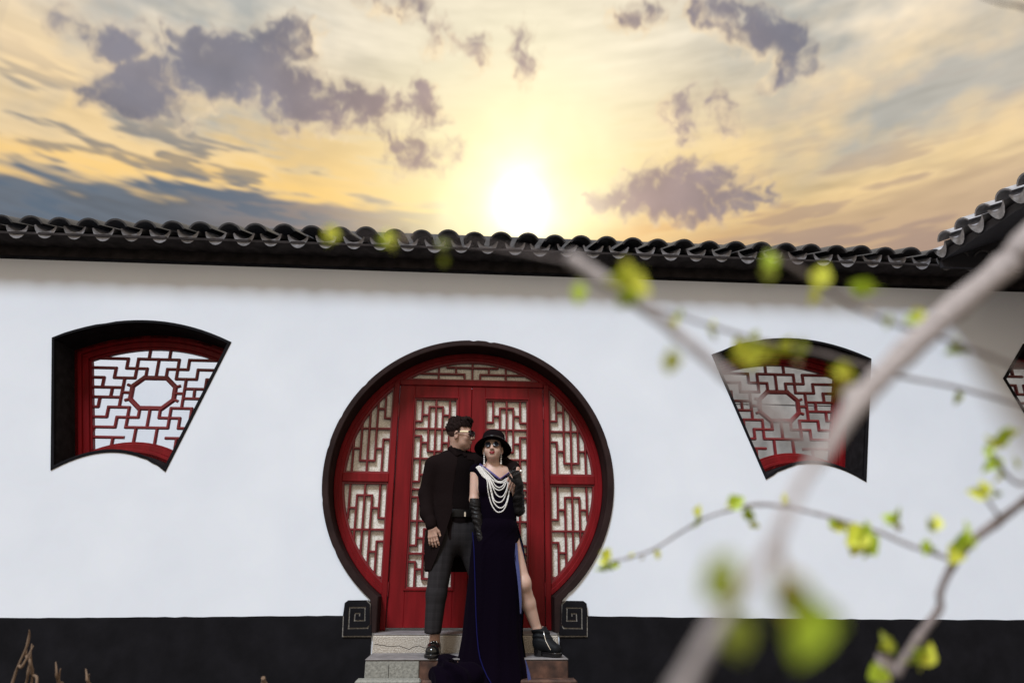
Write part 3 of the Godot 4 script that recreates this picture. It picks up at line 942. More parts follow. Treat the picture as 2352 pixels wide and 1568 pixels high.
# ---------------------------------------------------------------- bodies as distance fields, meshed by surface nets
class Field:
	var o := Vector3.ZERO
	var c := 0.01
	var nx := 0
	var ny := 0
	var nz := 0
	var d := PackedFloat32Array()
	func _init(lo: Vector3, hi: Vector3, cell: float) -> void:
		o = lo
		c = cell
		nx = int(ceil((hi.x - lo.x) / cell)) + 1
		ny = int(ceil((hi.y - lo.y) / cell)) + 1
		nz = int(ceil((hi.z - lo.z) / cell)) + 1
		d.resize(nx * ny * nz)
		d.fill(1.0)
	func span(lo: Vector3, hi: Vector3) -> PackedInt32Array:
		var a := (lo - o) / c
		var b := (hi - o) / c
		return PackedInt32Array([clampi(int(floor(a.x)), 0, nx), clampi(int(floor(a.y)), 0, ny), clampi(int(floor(a.z)), 0, nz), clampi(int(ceil(b.x)) + 1, 0, nx), clampi(int(ceil(b.y)) + 1, 0, ny), clampi(int(ceil(b.z)) + 1, 0, nz)])
	# a tapered capsule; sq squeezes it along the world axes
	func cone(a: Vector3, b: Vector3, ra: float, rb: float, k := 0.02, sq := Vector3.ONE) -> void:
		var m := maxf(ra, rb) * maxf(sq.x, maxf(sq.y, sq.z)) + k + c * 3.0
		var s := span(Vector3(minf(a.x, b.x) - m, minf(a.y, b.y) - m, minf(a.z, b.z) - m), Vector3(maxf(a.x, b.x) + m, maxf(a.y, b.y) + m, maxf(a.z, b.z) + m))
		var ab := (b - a) / sq
		var l2 := maxf(ab.length_squared(), 1e-9)
		var low := minf(sq.x, minf(sq.y, sq.z))
		for z in range(s[2], s[5]):
			for y in range(s[1], s[4]):
				var i := (z * ny + y) * nx + s[0]
				for x in range(s[0], s[3]):
					var p := (o + Vector3(x, y, z) * c - a) / sq
					var t := clampf(p.dot(ab) / l2, 0.0, 1.0)
					var v := ((p - ab * t).length() - lerpf(ra, rb, t)) * low
					var e := d[i]
					var h := k - absf(e - v)
					d[i] = minf(e, v) - (h * h * 0.25 / k if h > 0.0 else 0.0)
					i += 1
	func ell(q: Vector3, r: Vector3, bs := Basis(), k := 0.02, carve := false) -> void:
		var m := maxf(r.x, maxf(r.y, r.z)) + k + c * 3.0
		var s := span(q - Vector3.ONE * m, q + Vector3.ONE * m)
		var inv := bs.transposed()
		for z in range(s[2], s[5]):
			for y in range(s[1], s[4]):
				var i := (z * ny + y) * nx + s[0]
				for x in range(s[0], s[3]):
					var p := inv * (o + Vector3(x, y, z) * c - q)
					var k0 := (p / r).length()
					var k1 := (p / (r * r)).length()
					var v := k0 * (k0 - 1.0) / maxf(k1, 1e-6)
					var e := d[i]
					if carve:
						v = -v
						var h := k - absf(e - v)
						d[i] = maxf(e, v) + (h * h * 0.25 / k if h > 0.0 else 0.0)
					else:
						var h := k - absf(e - v)
						d[i] = minf(e, v) - (h * h * 0.25 / k if h > 0.0 else 0.0)
					i += 1
	func clip(f: Callable) -> void:                          # intersect with the region where f(point) < 0
		var i := 0
		for z in nz:
			for y in ny:
				for x in nx:
					if d[i] < c * 4.0:
						d[i] = maxf(d[i], f.call(o + Vector3(x, y, z) * c))
					i += 1
	func ruffle(f: Callable) -> void:                        # push the surface in and out
		var i := 0
		for z in nz:
			for y in ny:
				for x in nx:
					if absf(d[i]) < c * 4.0:
						d[i] += f.call(o + Vector3(x, y, z) * c)
					i += 1
	func sample(p: Vector3) -> float:
		var g := (p - o) / c
		var x := int(g.x); var y := int(g.y); var z := int(g.z)
		if g.x < 0 or g.y < 0 or g.z < 0 or x >= nx - 1 or y >= ny - 1 or z >= nz - 1: return 1.0
		var f := g - Vector3(x, y, z)
		var i := (z * ny + y) * nx + x
		var s := nx * ny
		var a := lerpf(lerpf(d[i], d[i + 1], f.x), lerpf(d[i + nx], d[i + nx + 1], f.x), f.y)
		var b := lerpf(lerpf(d[i + s], d[i + s + 1], f.x), lerpf(d[i + s + nx], d[i + s + nx + 1], f.x), f.y)
		return lerpf(a, b, f.z)
	func mesh_into(mb: MB) -> void:
		var s := nx * ny
		var off := PackedInt32Array([0, 1, nx, nx + 1, s, s + 1, s + nx, s + nx + 1])
		var ed := PackedInt32Array([0, 1, 2, 3, 4, 5, 6, 7, 0, 2, 1, 3, 4, 6, 5, 7, 0, 4, 1, 5, 2, 6, 3, 7])
		var vid := PackedInt32Array()
		vid.resize(d.size())
		vid.fill(-1)
		var cells := PackedInt32Array()
		var lim := c * 2.6
		for z in nz - 1:
			for y in ny - 1:
				var i := (z * ny + y) * nx
				for x in nx - 1:
					var e := d[i]
					if e < lim and e > -lim:
						var any := false
						var all := true
						for k in 8:
							if d[i + off[k]] < 0.0: any = true
							else: all = false
						if any and not all:
							var p := Vector3.ZERO
							var n := 0
							for k in range(0, 24, 2):
								var a := ed[k]
								var b := ed[k + 1]
								var va := d[i + off[a]]
								var vb := d[i + off[b]]
								if (va < 0.0) != (vb < 0.0):
									var t := va / (va - vb)
									p += Vector3(a & 1, (a >> 1) & 1, a >> 2).lerp(Vector3(b & 1, (b >> 1) & 1, b >> 2), t)
									n += 1
							p /= n
							var g := Vector3(d[i + 1] + d[i + nx + 1] + d[i + s + 1] + d[i + s + nx + 1] - d[i] - d[i + nx] - d[i + s] - d[i + s + nx],
								d[i + nx] + d[i + nx + 1] + d[i + s + nx] + d[i + s + nx + 1] - d[i] - d[i + 1] - d[i + s] - d[i + s + 1],
								d[i + s] + d[i + s + 1] + d[i + s + nx] + d[i + s + nx + 1] - d[i] - d[i + 1] - d[i + nx] - d[i + nx + 1])
							vid[i] = mb.v.size()
							cells.append(i)
							var w := o + (Vector3(x, y, z) + p) * c
							mb.v.append(w)
							mb.n.append(g.normalized())
							mb.u.append(Vector2(w.x, w.y))
					i += 1
		var st := PackedInt32Array([1, nx, s])
		for i in cells:
			for ax in 3:
				var j := i + st[ax]
				if (d[i] < 0.0) == (d[j] < 0.0): continue
				var u := st[(ax + 1) % 3]
				var v := st[(ax + 2) % 3]
				if i - u - v < 0: continue
				var q0 := vid[i]
				var q1 := vid[i - u]
				var q2 := vid[i - u - v]
				var q3 := vid[i - v]
				if q0 < 0 or q1 < 0 or q2 < 0 or q3 < 0: continue
				if d[i] < 0.0: mb.ix.append_array(PackedInt32Array([q0, q2, q1, q0, q3, q2]))
				else: mb.ix.append_array(PackedInt32Array([q0, q1, q2, q0, q2, q3]))
	func mesh() -> ArrayMesh:
		var mb := MB.new()
		mesh_into(mb)
		return mb.make()

var cloth_noise := FastNoiseLite.new()

func hit(fields: Array, px: float, py: float, z_from := 0.75, z_to := 0.1) -> Vector3:   # where the sight line meets a body
	var z := z_from
	while z > z_to:
		var p := at(px, py, z)
		for f in fields:
			if f.sample(p) < 0.0: return p
		z -= 0.003
	return at(px, py, 0.45)

func z3(x: float, y: float) -> Vector2: return Vector2(930.2 + x * 0.21239, 930.2 + y * 0.21239)     # detail sheets measured on the photograph
func z4(x: float, y: float) -> Vector2: return Vector2(930.2 + x * 0.23108, 1205.9 + y * 0.23108)

func look_basis(forward: Vector3, roll := 0.0) -> Basis:     # x to the figure's left, y up, z along the face
	var f := forward.normalized()
	var x := Vector3.UP.cross(f).normalized()
	return Basis(f, roll) * Basis(x, f.cross(x), f)

func head(F: Field, q: Vector3, b: Basis, s: float, female: bool) -> void:   # q: the middle of the head
	var P := func(x: float, y: float, z: float) -> Vector3: return q + b * Vector3(x, y, z) * s
	F.ell(P.call(0, 0.028, -0.012), Vector3(0.073, 0.088, 0.093) * s, b, 0.01)
	F.ell(P.call(0, -0.030, 0.028), Vector3(0.064 if female else 0.060, 0.070 if female else 0.078, 0.062) * s, b, 0.03)
	F.ell(P.call(0, -0.058 if female else -0.070, 0.038), Vector3(0.046 if female else 0.053, 0.040, 0.045) * s, b, 0.025)
	F.ell(P.call(0, -0.086 if female else -0.100, 0.062), Vector3(0.020, 0.015, 0.018) * s, b, 0.025)
	for e in [-1.0, 1.0]:
		F.ell(P.call(e * 0.036, -0.030, 0.062), Vector3(0.026, 0.026, 0.020) * s, b, 0.02)          # cheek
		F.ell(P.call(e * 0.033, 0.008, 0.098), Vector3(0.020, 0.012, 0.014) * s, b, 0.012, true)    # eye socket
		F.ell(P.call(e * 0.032, 0.008, 0.078), Vector3(0.013, 0.011, 0.012) * s, b, 0.004)          # eye
		F.ell(P.call(e * 0.030, 0.028, 0.080), Vector3(0.024, 0.007, 0.012) * s, b, 0.012)          # brow
		F.ell(P.call(e * 0.076, -0.012, -0.010), Vector3(0.010, 0.032, 0.020) * s, b * Basis(Vector3.UP, e * 0.35), 0.006)   # ear
		F.ell(P.call(e * 0.081, -0.010, -0.004), Vector3(0.005, 0.018, 0.010) * s, b, 0.004, true)
		F.ell(P.call(e * 0.011, -0.034, 0.100), Vector3(0.008, 0.007, 0.010) * s, b, 0.006)         # nostril wing
	F.cone(P.call(0, 0.016, 0.085), P.call(0, -0.028, 0.108), 0.009 * s, 0.012 * s, 0.012)
	F.ell(P.call(0, -0.056, 0.088), Vector3(0.020, 0.0065, 0.012) * s, b, 0.006)                   # lips
	F.ell(P.call(0, -0.069, 0.086), Vector3(0.018, 0.0075, 0.012) * s, b, 0.006)

# A hand: palm, four fingers of three bones, a thumb. down: towards the fingertips; back: out of the back of the hand; thumb: which side the thumb is on.
func hand(F: Field, wrist: Vector3, down: Vector3, back: Vector3, thumb: Vector3, s: float, curl: float, fat := 0.0) -> void:
	var dn := down.normalized()
	var bk := (back - dn * back.dot(dn)).normalized()
	var th := dn.cross(bk)
	if th.dot(thumb) < 0: th = -th
	var b := Basis(th, dn, bk)
	F.cone(wrist - dn * 0.02 * s, wrist + dn * 0.03 * s, 0.024 * s + fat, 0.026 * s + fat, 0.02)
	for k in 4:
		var base := wrist + dn * 0.088 * s + th * (0.029 - 0.0195 * k) * s
		F.cone(wrist + dn * 0.028 * s + th * (0.014 - 0.0095 * k) * s, base, 0.015 * s + fat, 0.0108 * s + fat, 0.014)
		var length: float = [0.074, 0.082, 0.076, 0.060][k] * s
		var dir := (dn + th * (0.10 - 0.07 * k)).normalized()
		var p := base
		var r := (0.0092 - 0.0006 * (1 if k == 3 else 0)) * s + fat
		for j in 3:
			dir = (dir - bk * (curl * [0.35, 0.7, 0.6][j] + 0.04 * k * curl)).normalized()
			var e: Vector3 = p + dir * length * [0.45, 0.31, 0.24][j]
			F.cone(p, e, r, r * 0.93, 0.005)
			p = e
			r *= 0.93
	var t0 := wrist + dn * 0.026 * s + th * 0.022 * s
	var t1 := t0 + (dn * 0.75 + th * 0.6 - bk * 0.35).normalized() * 0.042 * s
	var t2 := t1 + (dn * 0.95 + th * 0.22 - bk * 0.35).normalized() * 0.033 * s
	var t3 := t2 + (dn * 1.0 - th * 0.02 - bk * 0.45).normalized() * 0.026 * s
	F.cone(t0, t1, 0.0165 * s + fat, 0.0118 * s + fat, 0.012)
	F.cone(t1, t2, 0.0112 * s + fat, 0.0100 * s + fat, 0.006)
	F.cone(t2, t3, 0.0098 * s + fat, 0.0082 * s + fat, 0.005)

func wrinkle(p: Vector3, amp: float, f := 60.0) -> float:
	return amp * (cloth_noise.get_noise_3d(p.x * f * 10.0, p.y * f * 16.0, p.z * f * 10.0))

func lathe(b: MB, prof: Array, t: Transform3D, n := 40) -> void:   # profile of (radius, height), bottom outside first
	var rows := []
	for q in prof:
		var row := []
		for j in n:
			var a := TAU * j / n
			row.append(t * Vector3(cos(a) * q.x, q.y, -sin(a) * q.x))
		rows.append(row)
	b.grid(rows, true)

func people_materials() -> void:
	var bump := noise_tex(0.05, grey(0), grey(1), 256, FastNoiseLite.TYPE_SIMPLEX_SMOOTH, 4, 71)
	var skin := mat("skin_tan", lin(0.41, 0.245, 0.185), 0.5, null, 6.0, bump, 0.01)
	skin.subsurf_scatter_enabled = true
	skin.subsurf_scatter_strength = 0.10
	var pale := mat("skin_pale", lin(0.52, 0.335, 0.265), 0.48, null, 6.0, bump, 0.01)
	pale.subsurf_scatter_enabled = true
	pale.subsurf_scatter_strength = 0.12
	var hair := noise_tex(0.06, grey(0), grey(1), 256, FastNoiseLite.TYPE_SIMPLEX_SMOOTH, 3, 72)
	mat("hair", lin(0.014, 0.007, 0.006), 0.6, null, 9.0, hair, 0.5).metallic_specular = 0.2
	mat("hair_short", lin(0.040, 0.022, 0.018), 0.8, null, 9.0, hair, 0.2).metallic_specular = 0.1
	mat("black_cloth", lin(0.0092, 0.0055, 0.0056), 0.9, null, 3.0, bump, 0.12).metallic_specular = 0.14
	mat("shirt_cloth", lin(0.0055, 0.0036, 0.0038), 0.9, null, 3.0, bump, 0.12).metallic_specular = 0.12
	var im := Image.create(128, 128, false, Image.FORMAT_RGB8)
	im.fill(grey(0.72))
	var r2 := RandomNumberGenerator.new()
	r2.seed = 5
	for i in 128:
		for j in 128:
			var v := 0.72 + (0.10 if (i % 64) < 3 else 0.0) + (0.10 if (j % 64) < 3 else 0.0) + (0.05 if (i / 32) % 2 == 0 else 0.0) + (0.05 if (j / 32) % 2 == 0 else 0.0) + r2.randf_range(-0.05, 0.05)
			im.set_pixel(i, j, Color(v, v * 0.99, v * 1.0))
	var tw := mat("grey_check", lin(0.034, 0.030, 0.032), 0.9, ImageTexture.create_from_image(im), 9.0, bump, 0.05)
	tw.metallic_specular = 0.3
	mat("patent_leather", lin(0.006, 0.006, 0.006), 0.12)
	mat("black_leather", lin(0.009, 0.0075, 0.008), 0.42, null, 4.0, bump, 0.25).metallic_specular = 0.32
	mat("belt_leather", lin(0.006, 0.005, 0.005), 0.45).metallic_specular = 0.3
	mat("boot_leather", lin(0.006, 0.0065, 0.008), 0.6, null, 5.0, bump, 0.1).metallic_specular = 0.25
	mat("metal", lin(0.75, 0.73, 0.70), 0.25, null, 1.0, null, 0.0, 1.0)
	mat("ivory", lin(0.80, 0.66, 0.42), 0.4)
	mat("black_plastic", lin(0.008, 0.007, 0.008), 0.2)
	mat("lens", lin(0.012, 0.012, 0.016), 0.08)
	mat("felt", lin(0.0075, 0.005, 0.006), 0.95, null, 8.0, bump, 0.05).metallic_specular = 0.12
	mat("pearl", lin(0.80, 0.77, 0.74), 0.22)
	mat("lipstick", lin(0.24, 0.012, 0.02), 0.35)
	mat("mouth", lin(0.33, 0.14, 0.11), 0.5)
	var vel := mat("velvet", lin(0.0028, 0.0014, 0.0045), 0.9, null, 3.0, bump, 0.1)
	vel.metallic_specular = 0.1
	vel.rim_enabled = true
	vel.rim = 0.35
	vel.rim_tint = 0.78
	mat("lining", lin(0.05, 0.068, 0.23), 0.5)
	mat("fold_highlight_blue", lin(0.007, 0.007, 0.048), 0.8).metallic_specular = 0.1  # deep blue for the highlight painted along the skirt fold
	mat("lining_violet", lin(0.075, 0.055, 0.20), 0.5)

func glasses(t: Node3D, q: Vector3, b: Basis, s: float, round_lens: bool) -> void:
	var g := Node3D.new()
	g.name = "sunglasses"
	t.add_child(g)
	var P := func(x: float, y: float, z: float) -> Vector3: return q + b * Vector3(x, y, z) * s - t.position
	for e in [-1.0, 1.0]:
		var m := MB.new()
		var r := Vector3(0.0235, 0.0225, 0.004) if round_lens else Vector3(0.029, 0.022, 0.006)
		var tr := Transform3D(b * Basis(Vector3.UP, e * 0.16), P.call(e * 0.034, 0.006, 0.103))
		var pts := []
		var front := []
		for i in 24:
			var a := TAU * i / 24
			var cx := cos(a); var cy := sin(a)
			if not round_lens:
				cx = signf(cx) * pow(absf(cx), 0.55); cy = signf(cy) * pow(absf(cy), 0.55)
			pts.append(Vector3(cx * r.x, cy * r.y, 0) * s)
		var rows := [[], [], []]
		for p in pts:
			rows[0].append(tr * (p + Vector3(0, 0, -0.002) * s)); rows[1].append(tr * (p + Vector3(0, 0, 0.001) * s)); rows[2].append(tr * Vector3(0, 0, 0.006 * s))
		m.grid(rows, true)
		put("lens", m.make(), M.lens, g)
		m = MB.new()
		var loop := []
		var rad := []
		for i in 25:
			loop.append(tr * (pts[i % 24] * 1.02)); rad.append((0.0013 if round_lens else 0.0042) * s)
		m.tube(loop, rad, 6, 1.0, false)
		put("rim", m.make(), M.black_plastic, g)
		m = MB.new()
		if round_lens:
			m.tube([P.call(e * 0.058, 0.010, 0.098), P.call(e * 0.074, 0.012, 0.06), P.call(e * 0.080, 0.010, -0.005)], [0.0016 * s, 0.0016 * s, 0.0016 * s], 6)
			put("temple", m.make(), M.black_plastic, g)
		else:
			m.tube([P.call(e * 0.0785, 0.012, 0.088), P.call(e * 0.0835, 0.013, 0.05), P.call(e * 0.0845, 0.012, 0.022)], [0.0078 * s, 0.0078 * s, 0.007 * s], 8, 0.35)
			put("temple", m.make(), M.ivory, g)
			m = MB.new()
			m.tube([P.call(e * 0.066, 0.012, 0.098), P.call(e * 0.078, 0.012, 0.088)], [0.008 * s, 0.008 * s], 8, 0.5)
			put("hinge", m.make(), M.black_plastic, g)
			m = MB.new()
			m.tube([P.call(e * 0.0845, 0.012, 0.022), P.call(e * 0.083, 0.004, -0.008), P.call(e * 0.080, -0.012, -0.026)], [0.004 * s, 0.003 * s, 0.003 * s], 6)
			put("temple_tip", m.make(), M.black_plastic, g)
	var br := MB.new()
	br.tube([P.call(-0.012, 0.011, 0.108), P.call(0, 0.014, 0.113), P.call(0.012, 0.011, 0.108)], [0.0015 * s if round_lens else 0.0035 * s, 0.0015 * s if round_lens else 0.0035 * s, 0.0015 * s if round_lens else 0.0035 * s], 6)
	put("bridge", br.make(), M.black_plastic, g)

func body_mesh(fields: Array, called: String, m: Material, t: Node3D) -> MeshInstance3D:
	var mb := MB.new()
	for f in fields: f.mesh_into(mb)
	for i in mb.v.size(): mb.v[i] -= t.position
	return put(called, mb.make(), m, t)

func build_man() -> void:
	var foot := at(995, 1515, 0.36)
	var t := thing("person", "person in long black shirt and grey trousers, facing sideways, arm round the other's shoulders", "person", Vector3(foot.x, OY - 1.297, 0.32))
	# ---- joints
	var hq := at(1057.5, 999, 0.29)
	var hb := look_basis(Vector3(0.955, -0.035, 0.295), 0.0)
	var neck := at(1050, 1040, 0.26)
	var rs := at(995, 1068, 0.27); var re := at(978.5, 1134, 0.27); var rw := at(990, 1205, 0.385)
	var ls := at(1096, 1060, 0.23); var le := at(1152, 1062, 0.21); var lw := at(1184, 1081, 0.47)
	# ---- body
	var B := Field.new(at(960, 1530, 0.0) - Vector3(0, 0.05, 0.05), at(1215, 940, 0.6) + Vector3(0, 0.05, 0.1), 0.015)
	B.cone(at(1045, 1090, 0.26), at(1050, 1165, 0.26), 0.135, 0.12, 0.03, Vector3(1, 1, 0.62))
	B.cone(at(1050, 1165, 0.26), at(1045, 1215, 0.26), 0.12, 0.13, 0.05, Vector3(1, 1, 0.7))
	B.cone(at(1008, 1066, 0.26), at(1086, 1062, 0.24), 0.045, 0.045, 0.04)
	B.cone(rs, re, 0.042, 0.036, 0.02); B.cone(re, rw, 0.036, 0.026, 0.02)
	B.cone(ls, le, 0.042, 0.036, 0.02); B.cone(le, lw, 0.036, 0.026, 0.02)
	var hipr := at(1024, 1222, 0.27); var kr := at(1002, 1365, 0.31); var ar := at(998, 1478, 0.29)
	var hipl := at(1068, 1222, 0.25); var kl := at(1112, 1350, 0.23); var al := at(1122, 1478, 0.20)
	B.cone(hipr, kr, 0.075, 0.052, 0.03); B.cone(kr, ar, 0.052, 0.036, 0.02)
	B.cone(hipl, kl, 0.075, 0.052, 0.03); B.cone(kl, al, 0.052, 0.036, 0.02)
	B.cone(ar, at(995, 1507, 0.36), 0.036, 0.026, 0.02); B.cone(al, at(1124, 1508, 0.27), 0.036, 0.026, 0.02)
	var H := Field.new(hq - Vector3(0.15, 0.22, 0.15), hq + Vector3(0.15, 0.15, 0.15), 0.0042)
	head(H, hq, hb, 1.0, false)
	H.cone(hq + hb * Vector3(0, -0.05, -0.025), neck, 0.056, 0.062, 0.03)
	var N := Field.new(rw - Vector3(0.1, 0.25, 0.1), rw + Vector3(0.1, 0.06, 0.12), 0.0042)
	hand(N, at(991, 1206, 0.392), at(996, 1252, 0.415) - at(991, 1206, 0.392), Vector3(-0.25, 0, 1), Vector3(1, 0, 0.3), 0.95, 0.40)
	var Q := Field.new(lw - Vector3(0.12, 0.18, 0.12), lw + Vector3(0.12, 0.08, 0.14), 0.0042)
	hand(Q, at(1187, 1083, 0.485), at(1180, 1112, 0.505) - at(1187, 1083, 0.485), Vector3(0.1, 0.15, 1), Vector3(-1, 0, 0), 0.92, 0.55)
	body_mesh([B, H, N, Q], "body", M.skin_tan, t)
	var lips := MB.new()
	lips.ball(hq + hb * Vector3(0, -0.062, 0.088) - t.position, Vector3(0.012, 0.009, 0.012), 6, 10)
	put("lips", lips.make(), M.mouth, t)
	# ---- hair: swept up on top, clipped at the sides
	var F := Field.new(hq - Vector3(0.16, 0.1, 0.16), hq + Vector3(0.16, 0.20, 0.16), 0.0045)
	F.ell(hq + hb * Vector3(0, 0.052, -0.020), Vector3(0.083, 0.082, 0.102), hb, 0.01)
	F.ell(hq + hb * Vector3(0, 0.108, 0.040), Vector3(0.058, 0.036, 0.052), hb * Basis(Vector3.RIGHT, -0.35), 0.03)
	F.ell(hq + hb * Vector3(0, 0.108, -0.035), Vector3(0.062, 0.038, 0.056), hb * Basis(Vector3.RIGHT, 0.45), 0.03)
	F.clip(func(p: Vector3) -> float:
		var l := hb.transposed() * (p - hq)
		return maxf(-(l.y - (0.058 if l.z > 0.03 else 0.058 - (0.03 - l.z) * 0.62)), minf(0.064 - l.y, l.z - 0.072)))
	F.ruffle(func(p: Vector3) -> float:
		var l := hb.transposed() * (p - hq)
		return 0.020 * cloth_noise.get_noise_3d(l.x * 3400.0 + l.y * 1500.0, l.y * 900.0, l.z * 3400.0 + l.y * 2200.0) * clampf(l.y * 12.0, 0.2, 1.0))
	body_mesh([F], "hair", M.hair, t)
	var C := Field.new(hq - Vector3(0.14, 0.14, 0.14), hq + Vector3(0.14, 0.12, 0.14), 0.0045)
	C.ell(hq + hb * Vector3(0, 0.024, -0.018), Vector3(0.0755, 0.088, 0.094), hb, 0.01)
	C.clip(func(p: Vector3) -> float:
		var l := hb.transposed() * (p - hq)
		return maxf(l.z - 0.022 - maxf(l.y, 0) * 0.35, -(l.y + 0.055 + l.z * 0.55)))
	body_mesh([C], "clipped_hair", M.hair_short, t)
	# ---- shirt under the open coat, belt
	var S := Field.new(at(985, 1250, 0.05), at(1115, 1000, 0.5), 0.011)
	S.cone(at(1046, 1085, 0.26), at(1052, 1170, 0.27), 0.162, 0.145, 0.03, Vector3(1, 1, 0.66))
	S.cone(at(1052, 1170, 0.27), at(1050, 1200, 0.27), 0.145, 0.14, 0.03, Vector3(1, 1, 0.7))
	S.cone(at(1008, 1066, 0.26), at(1086, 1062, 0.25), 0.054, 0.054, 0.05)
	S.cone(neck + Vector3(0, -0.01, 0), neck + Vector3(-0.005, 0.035, 0.0), 0.075, 0.071, 0.02)
	S.clip(func(p: Vector3) -> float: return p.y - (neck.y + 0.030 + (neck.x - p.x) * 0.28))
	S.ruffle(func(p: Vector3) -> float: return wrinkle(p, 0.006, 0.9))
	body_mesh([S], "shirt", M.shirt_cloth, t)
	var collar := MB.new()
	var c1: Vector2 = z3(500, 440); var c2: Vector2 = z3(640, 520)
	for flap in [[[495, 432], [560, 505], [548, 548], [476, 480]], [[560, 505], [618, 520], [560, 552], [545, 540]], [[618, 520], [652, 500], [690, 540], [640, 560]]]:
		var pts := []
		for q in flap:
			var w: Vector2 = z3(q[0], q[1])
			pts.append(hit([S, H], w.x, w.y, 0.6, 0.15) + Vector3(0, 0, 0.012))
		collar.quad(pts[0], pts[3], pts[2], pts[1])
		var back := []
		for p in pts: back.append(p + Vector3(0, 0, -0.006))
		collar.quad(back[0], back[1], back[2], back[3])
	for i in collar.v.size(): collar.v[i] -= t.position
	put("collar", collar.make(), M.black_cloth, t)
	# ---- coat-length overshirt: body and sleeves
	var K := Field.new(at(950, 1300, -0.02), at(1205, 1015, 0.56), 0.0115)
	K.cone(at(1042, 1088, 0.255), at(1046, 1170, 0.255), 0.178, 0.168, 0.03, Vector3(1, 1, 0.66))
	K.cone(at(1046, 1170, 0.255), at(1040, 1225, 0.255), 0.175, 0.18, 0.03, Vector3(1, 1, 0.68))
	K.cone(at(1004, 1069, 0.26), at(1088, 1063, 0.245), 0.066, 0.064, 0.06)
	K.cone(at(1030, 1052, 0.25), at(1066, 1050, 0.25), 0.05, 0.05, 0.06)
	K.cone(rs, re, 0.070, 0.058, 0.04)
	K.cone(re, at(981, 1180, 0.335), 0.057, 0.055, 0.03)
	K.cone(at(981, 1178, 0.335), at(989.5, 1200, 0.38), 0.054, 0.042, 0.02)
	K.cone(at(989.5, 1198, 0.38), at(990.5, 1207, 0.39), 0.043, 0.043, 0.01)
	K.cone(ls, le, 0.070, 0.058, 0.04)
	K.cone(le, at(1180, 1074, 0.42), 0.058, 0.046, 0.03)
	K.cone(at(1180, 1074, 0.42), lw, 0.046, 0.036, 0.02)
	# the front stands open over the shirt
	var o1: Vector3 = at(1054, 1045, 0.4); var o2: Vector3 = at(1041, 1135, 0.4); var o3: Vector3 = at(1039, 1235, 0.4)
	K.clip(func(p: Vector3) -> float:
		if p.y > neck.y + 0.02 and p.x > rs.x + 0.1 and p.x < ls.x - 0.02: return p.y - neck.y - 0.02
		if p.z < 0.275: return -1.0
		var x0 := lerpf(o2.x, o1.x, clampf((p.y - o2.y) / (o1.y - o2.y), 0, 1))
		var x1 := at(1088, 1100, 0.4).x
		if p.y > o1.y - 0.03 and p.x > x1 - 0.06: return -1.0
		return minf(p.x - x0, x1 - p.x))
	K.ruffle(func(p: Vector3) -> float: return wrinkle(p, 0.016, 0.75) + wrinkle(p + Vector3(3, 1, 2), 0.006, 1.8))
	body_mesh([K], "overshirt", M.black_cloth, t)
	# its tail hangs open to the thighs
	var rows := []
	var ys := [1165.0, 1190.0, 1220.0, 1250.0, 1280.0, 1305.0]
	for i in ys.size():
		var y: float = ys[i]
		var f := float(i) / (ys.size() - 1)
		var xl := lerpf(988, 974, smoothstep(0.0, 0.6, f))
		var xr := lerpf(1090, 1086, f)
		var xf := lerpf(1041, 988, pow(f, 1.25))
		var yy := y + (4.0 * f)
		var L := at(xl, yy, 0.26); var R := at(xr, yy, 0.24); var E := at(xf, yy, 0.38)
		var cx := (L.x + R.x) * 0.5
		var a := (R.x - L.x) * 0.5
		var row := []
		var th0 := acos(clampf((E.x - cx) / a, -1, 1))
		for j in 33:
			var th := lerpf(th0, TAU - 0.3, j / 32.0)
			var rr := 1.0 + 0.035 * f * sin(th * 7.0 + 1.0)
			row.append(Vector3(cx + a * cos(th) * rr, L.y + (-0.012 * f if th > PI else 0.0), 0.255 + 0.155 * sin(th) * rr) - t.position)
		rows.append(row)
	var tail := MB.new()
	tail.grid(rows)
	var inner := []
	for row in rows:
		var r2 := []
		for p in row: r2.append(Vector3(lerpf(p.x, 0.05, 0.03), p.y, lerpf(p.z, 0.255 - t.position.z, 0.03)))
		r2.reverse()
		inner.append(r2)
	tail.grid(inner)
	put("shirt_tail", tail.make(), M.black_cloth, t)
	# ---- trousers, belt, shoes
	var T := Field.new(at(960, 1470, 0.02) - Vector3(0, 0, 0.05), at(1150, 1165, 0.52), 0.012)
	T.cone(at(1050, 1185, 0.265), at(1048, 1225, 0.265), 0.138, 0.148, 0.04, Vector3(1, 1, 0.72))
	T.cone(hipr, kr, 0.098, 0.076, 0.04); T.cone(kr, at(994, 1448, 0.315), 0.0755, 0.062, 0.02)
	T.cone(hipl, kl, 0.098, 0.076, 0.04); T.cone(kl, at(1121, 1448, 0.22), 0.0755, 0.064, 0.02)
	T.clip(func(p: Vector3) -> float: return maxf(at(994, 1456, 0.34).y - p.y, p.y - at(1050, 1184, 0.37).y))
	T.ruffle(func(p: Vector3) -> float: return wrinkle(p, 0.006, 0.55) - 0.004 * exp(-pow((p.x - lerpf(kr.x, hipr.x, clampf((p.y - kr.y) / 0.4, -0.4, 1.0))) * 90.0, 2)))
	body_mesh([T], "trousers", M.grey_check, t)
	var bl := MB.new()
	var brow := [[], [], [], []]
	for j in 40:
		var a := TAU * j / 40
		for k in 4:
			var rr: float = [0.150, 0.157, 0.157, 0.150][k]
			brow[k].append(at(1051, [1190, 1189, 1173, 1172][k], 0.265) * Vector3(0, 1, 0) + Vector3(at(1051, 1180, 0.265).x + cos(a) * rr, 0, 0.268 - sin(a) * rr * 0.70) - t.position)
	bl.grid(brow, true)
	put("belt", bl.make(), M.belt_leather, t)
	var bp := at(1068, 1181, 0.385) - t.position
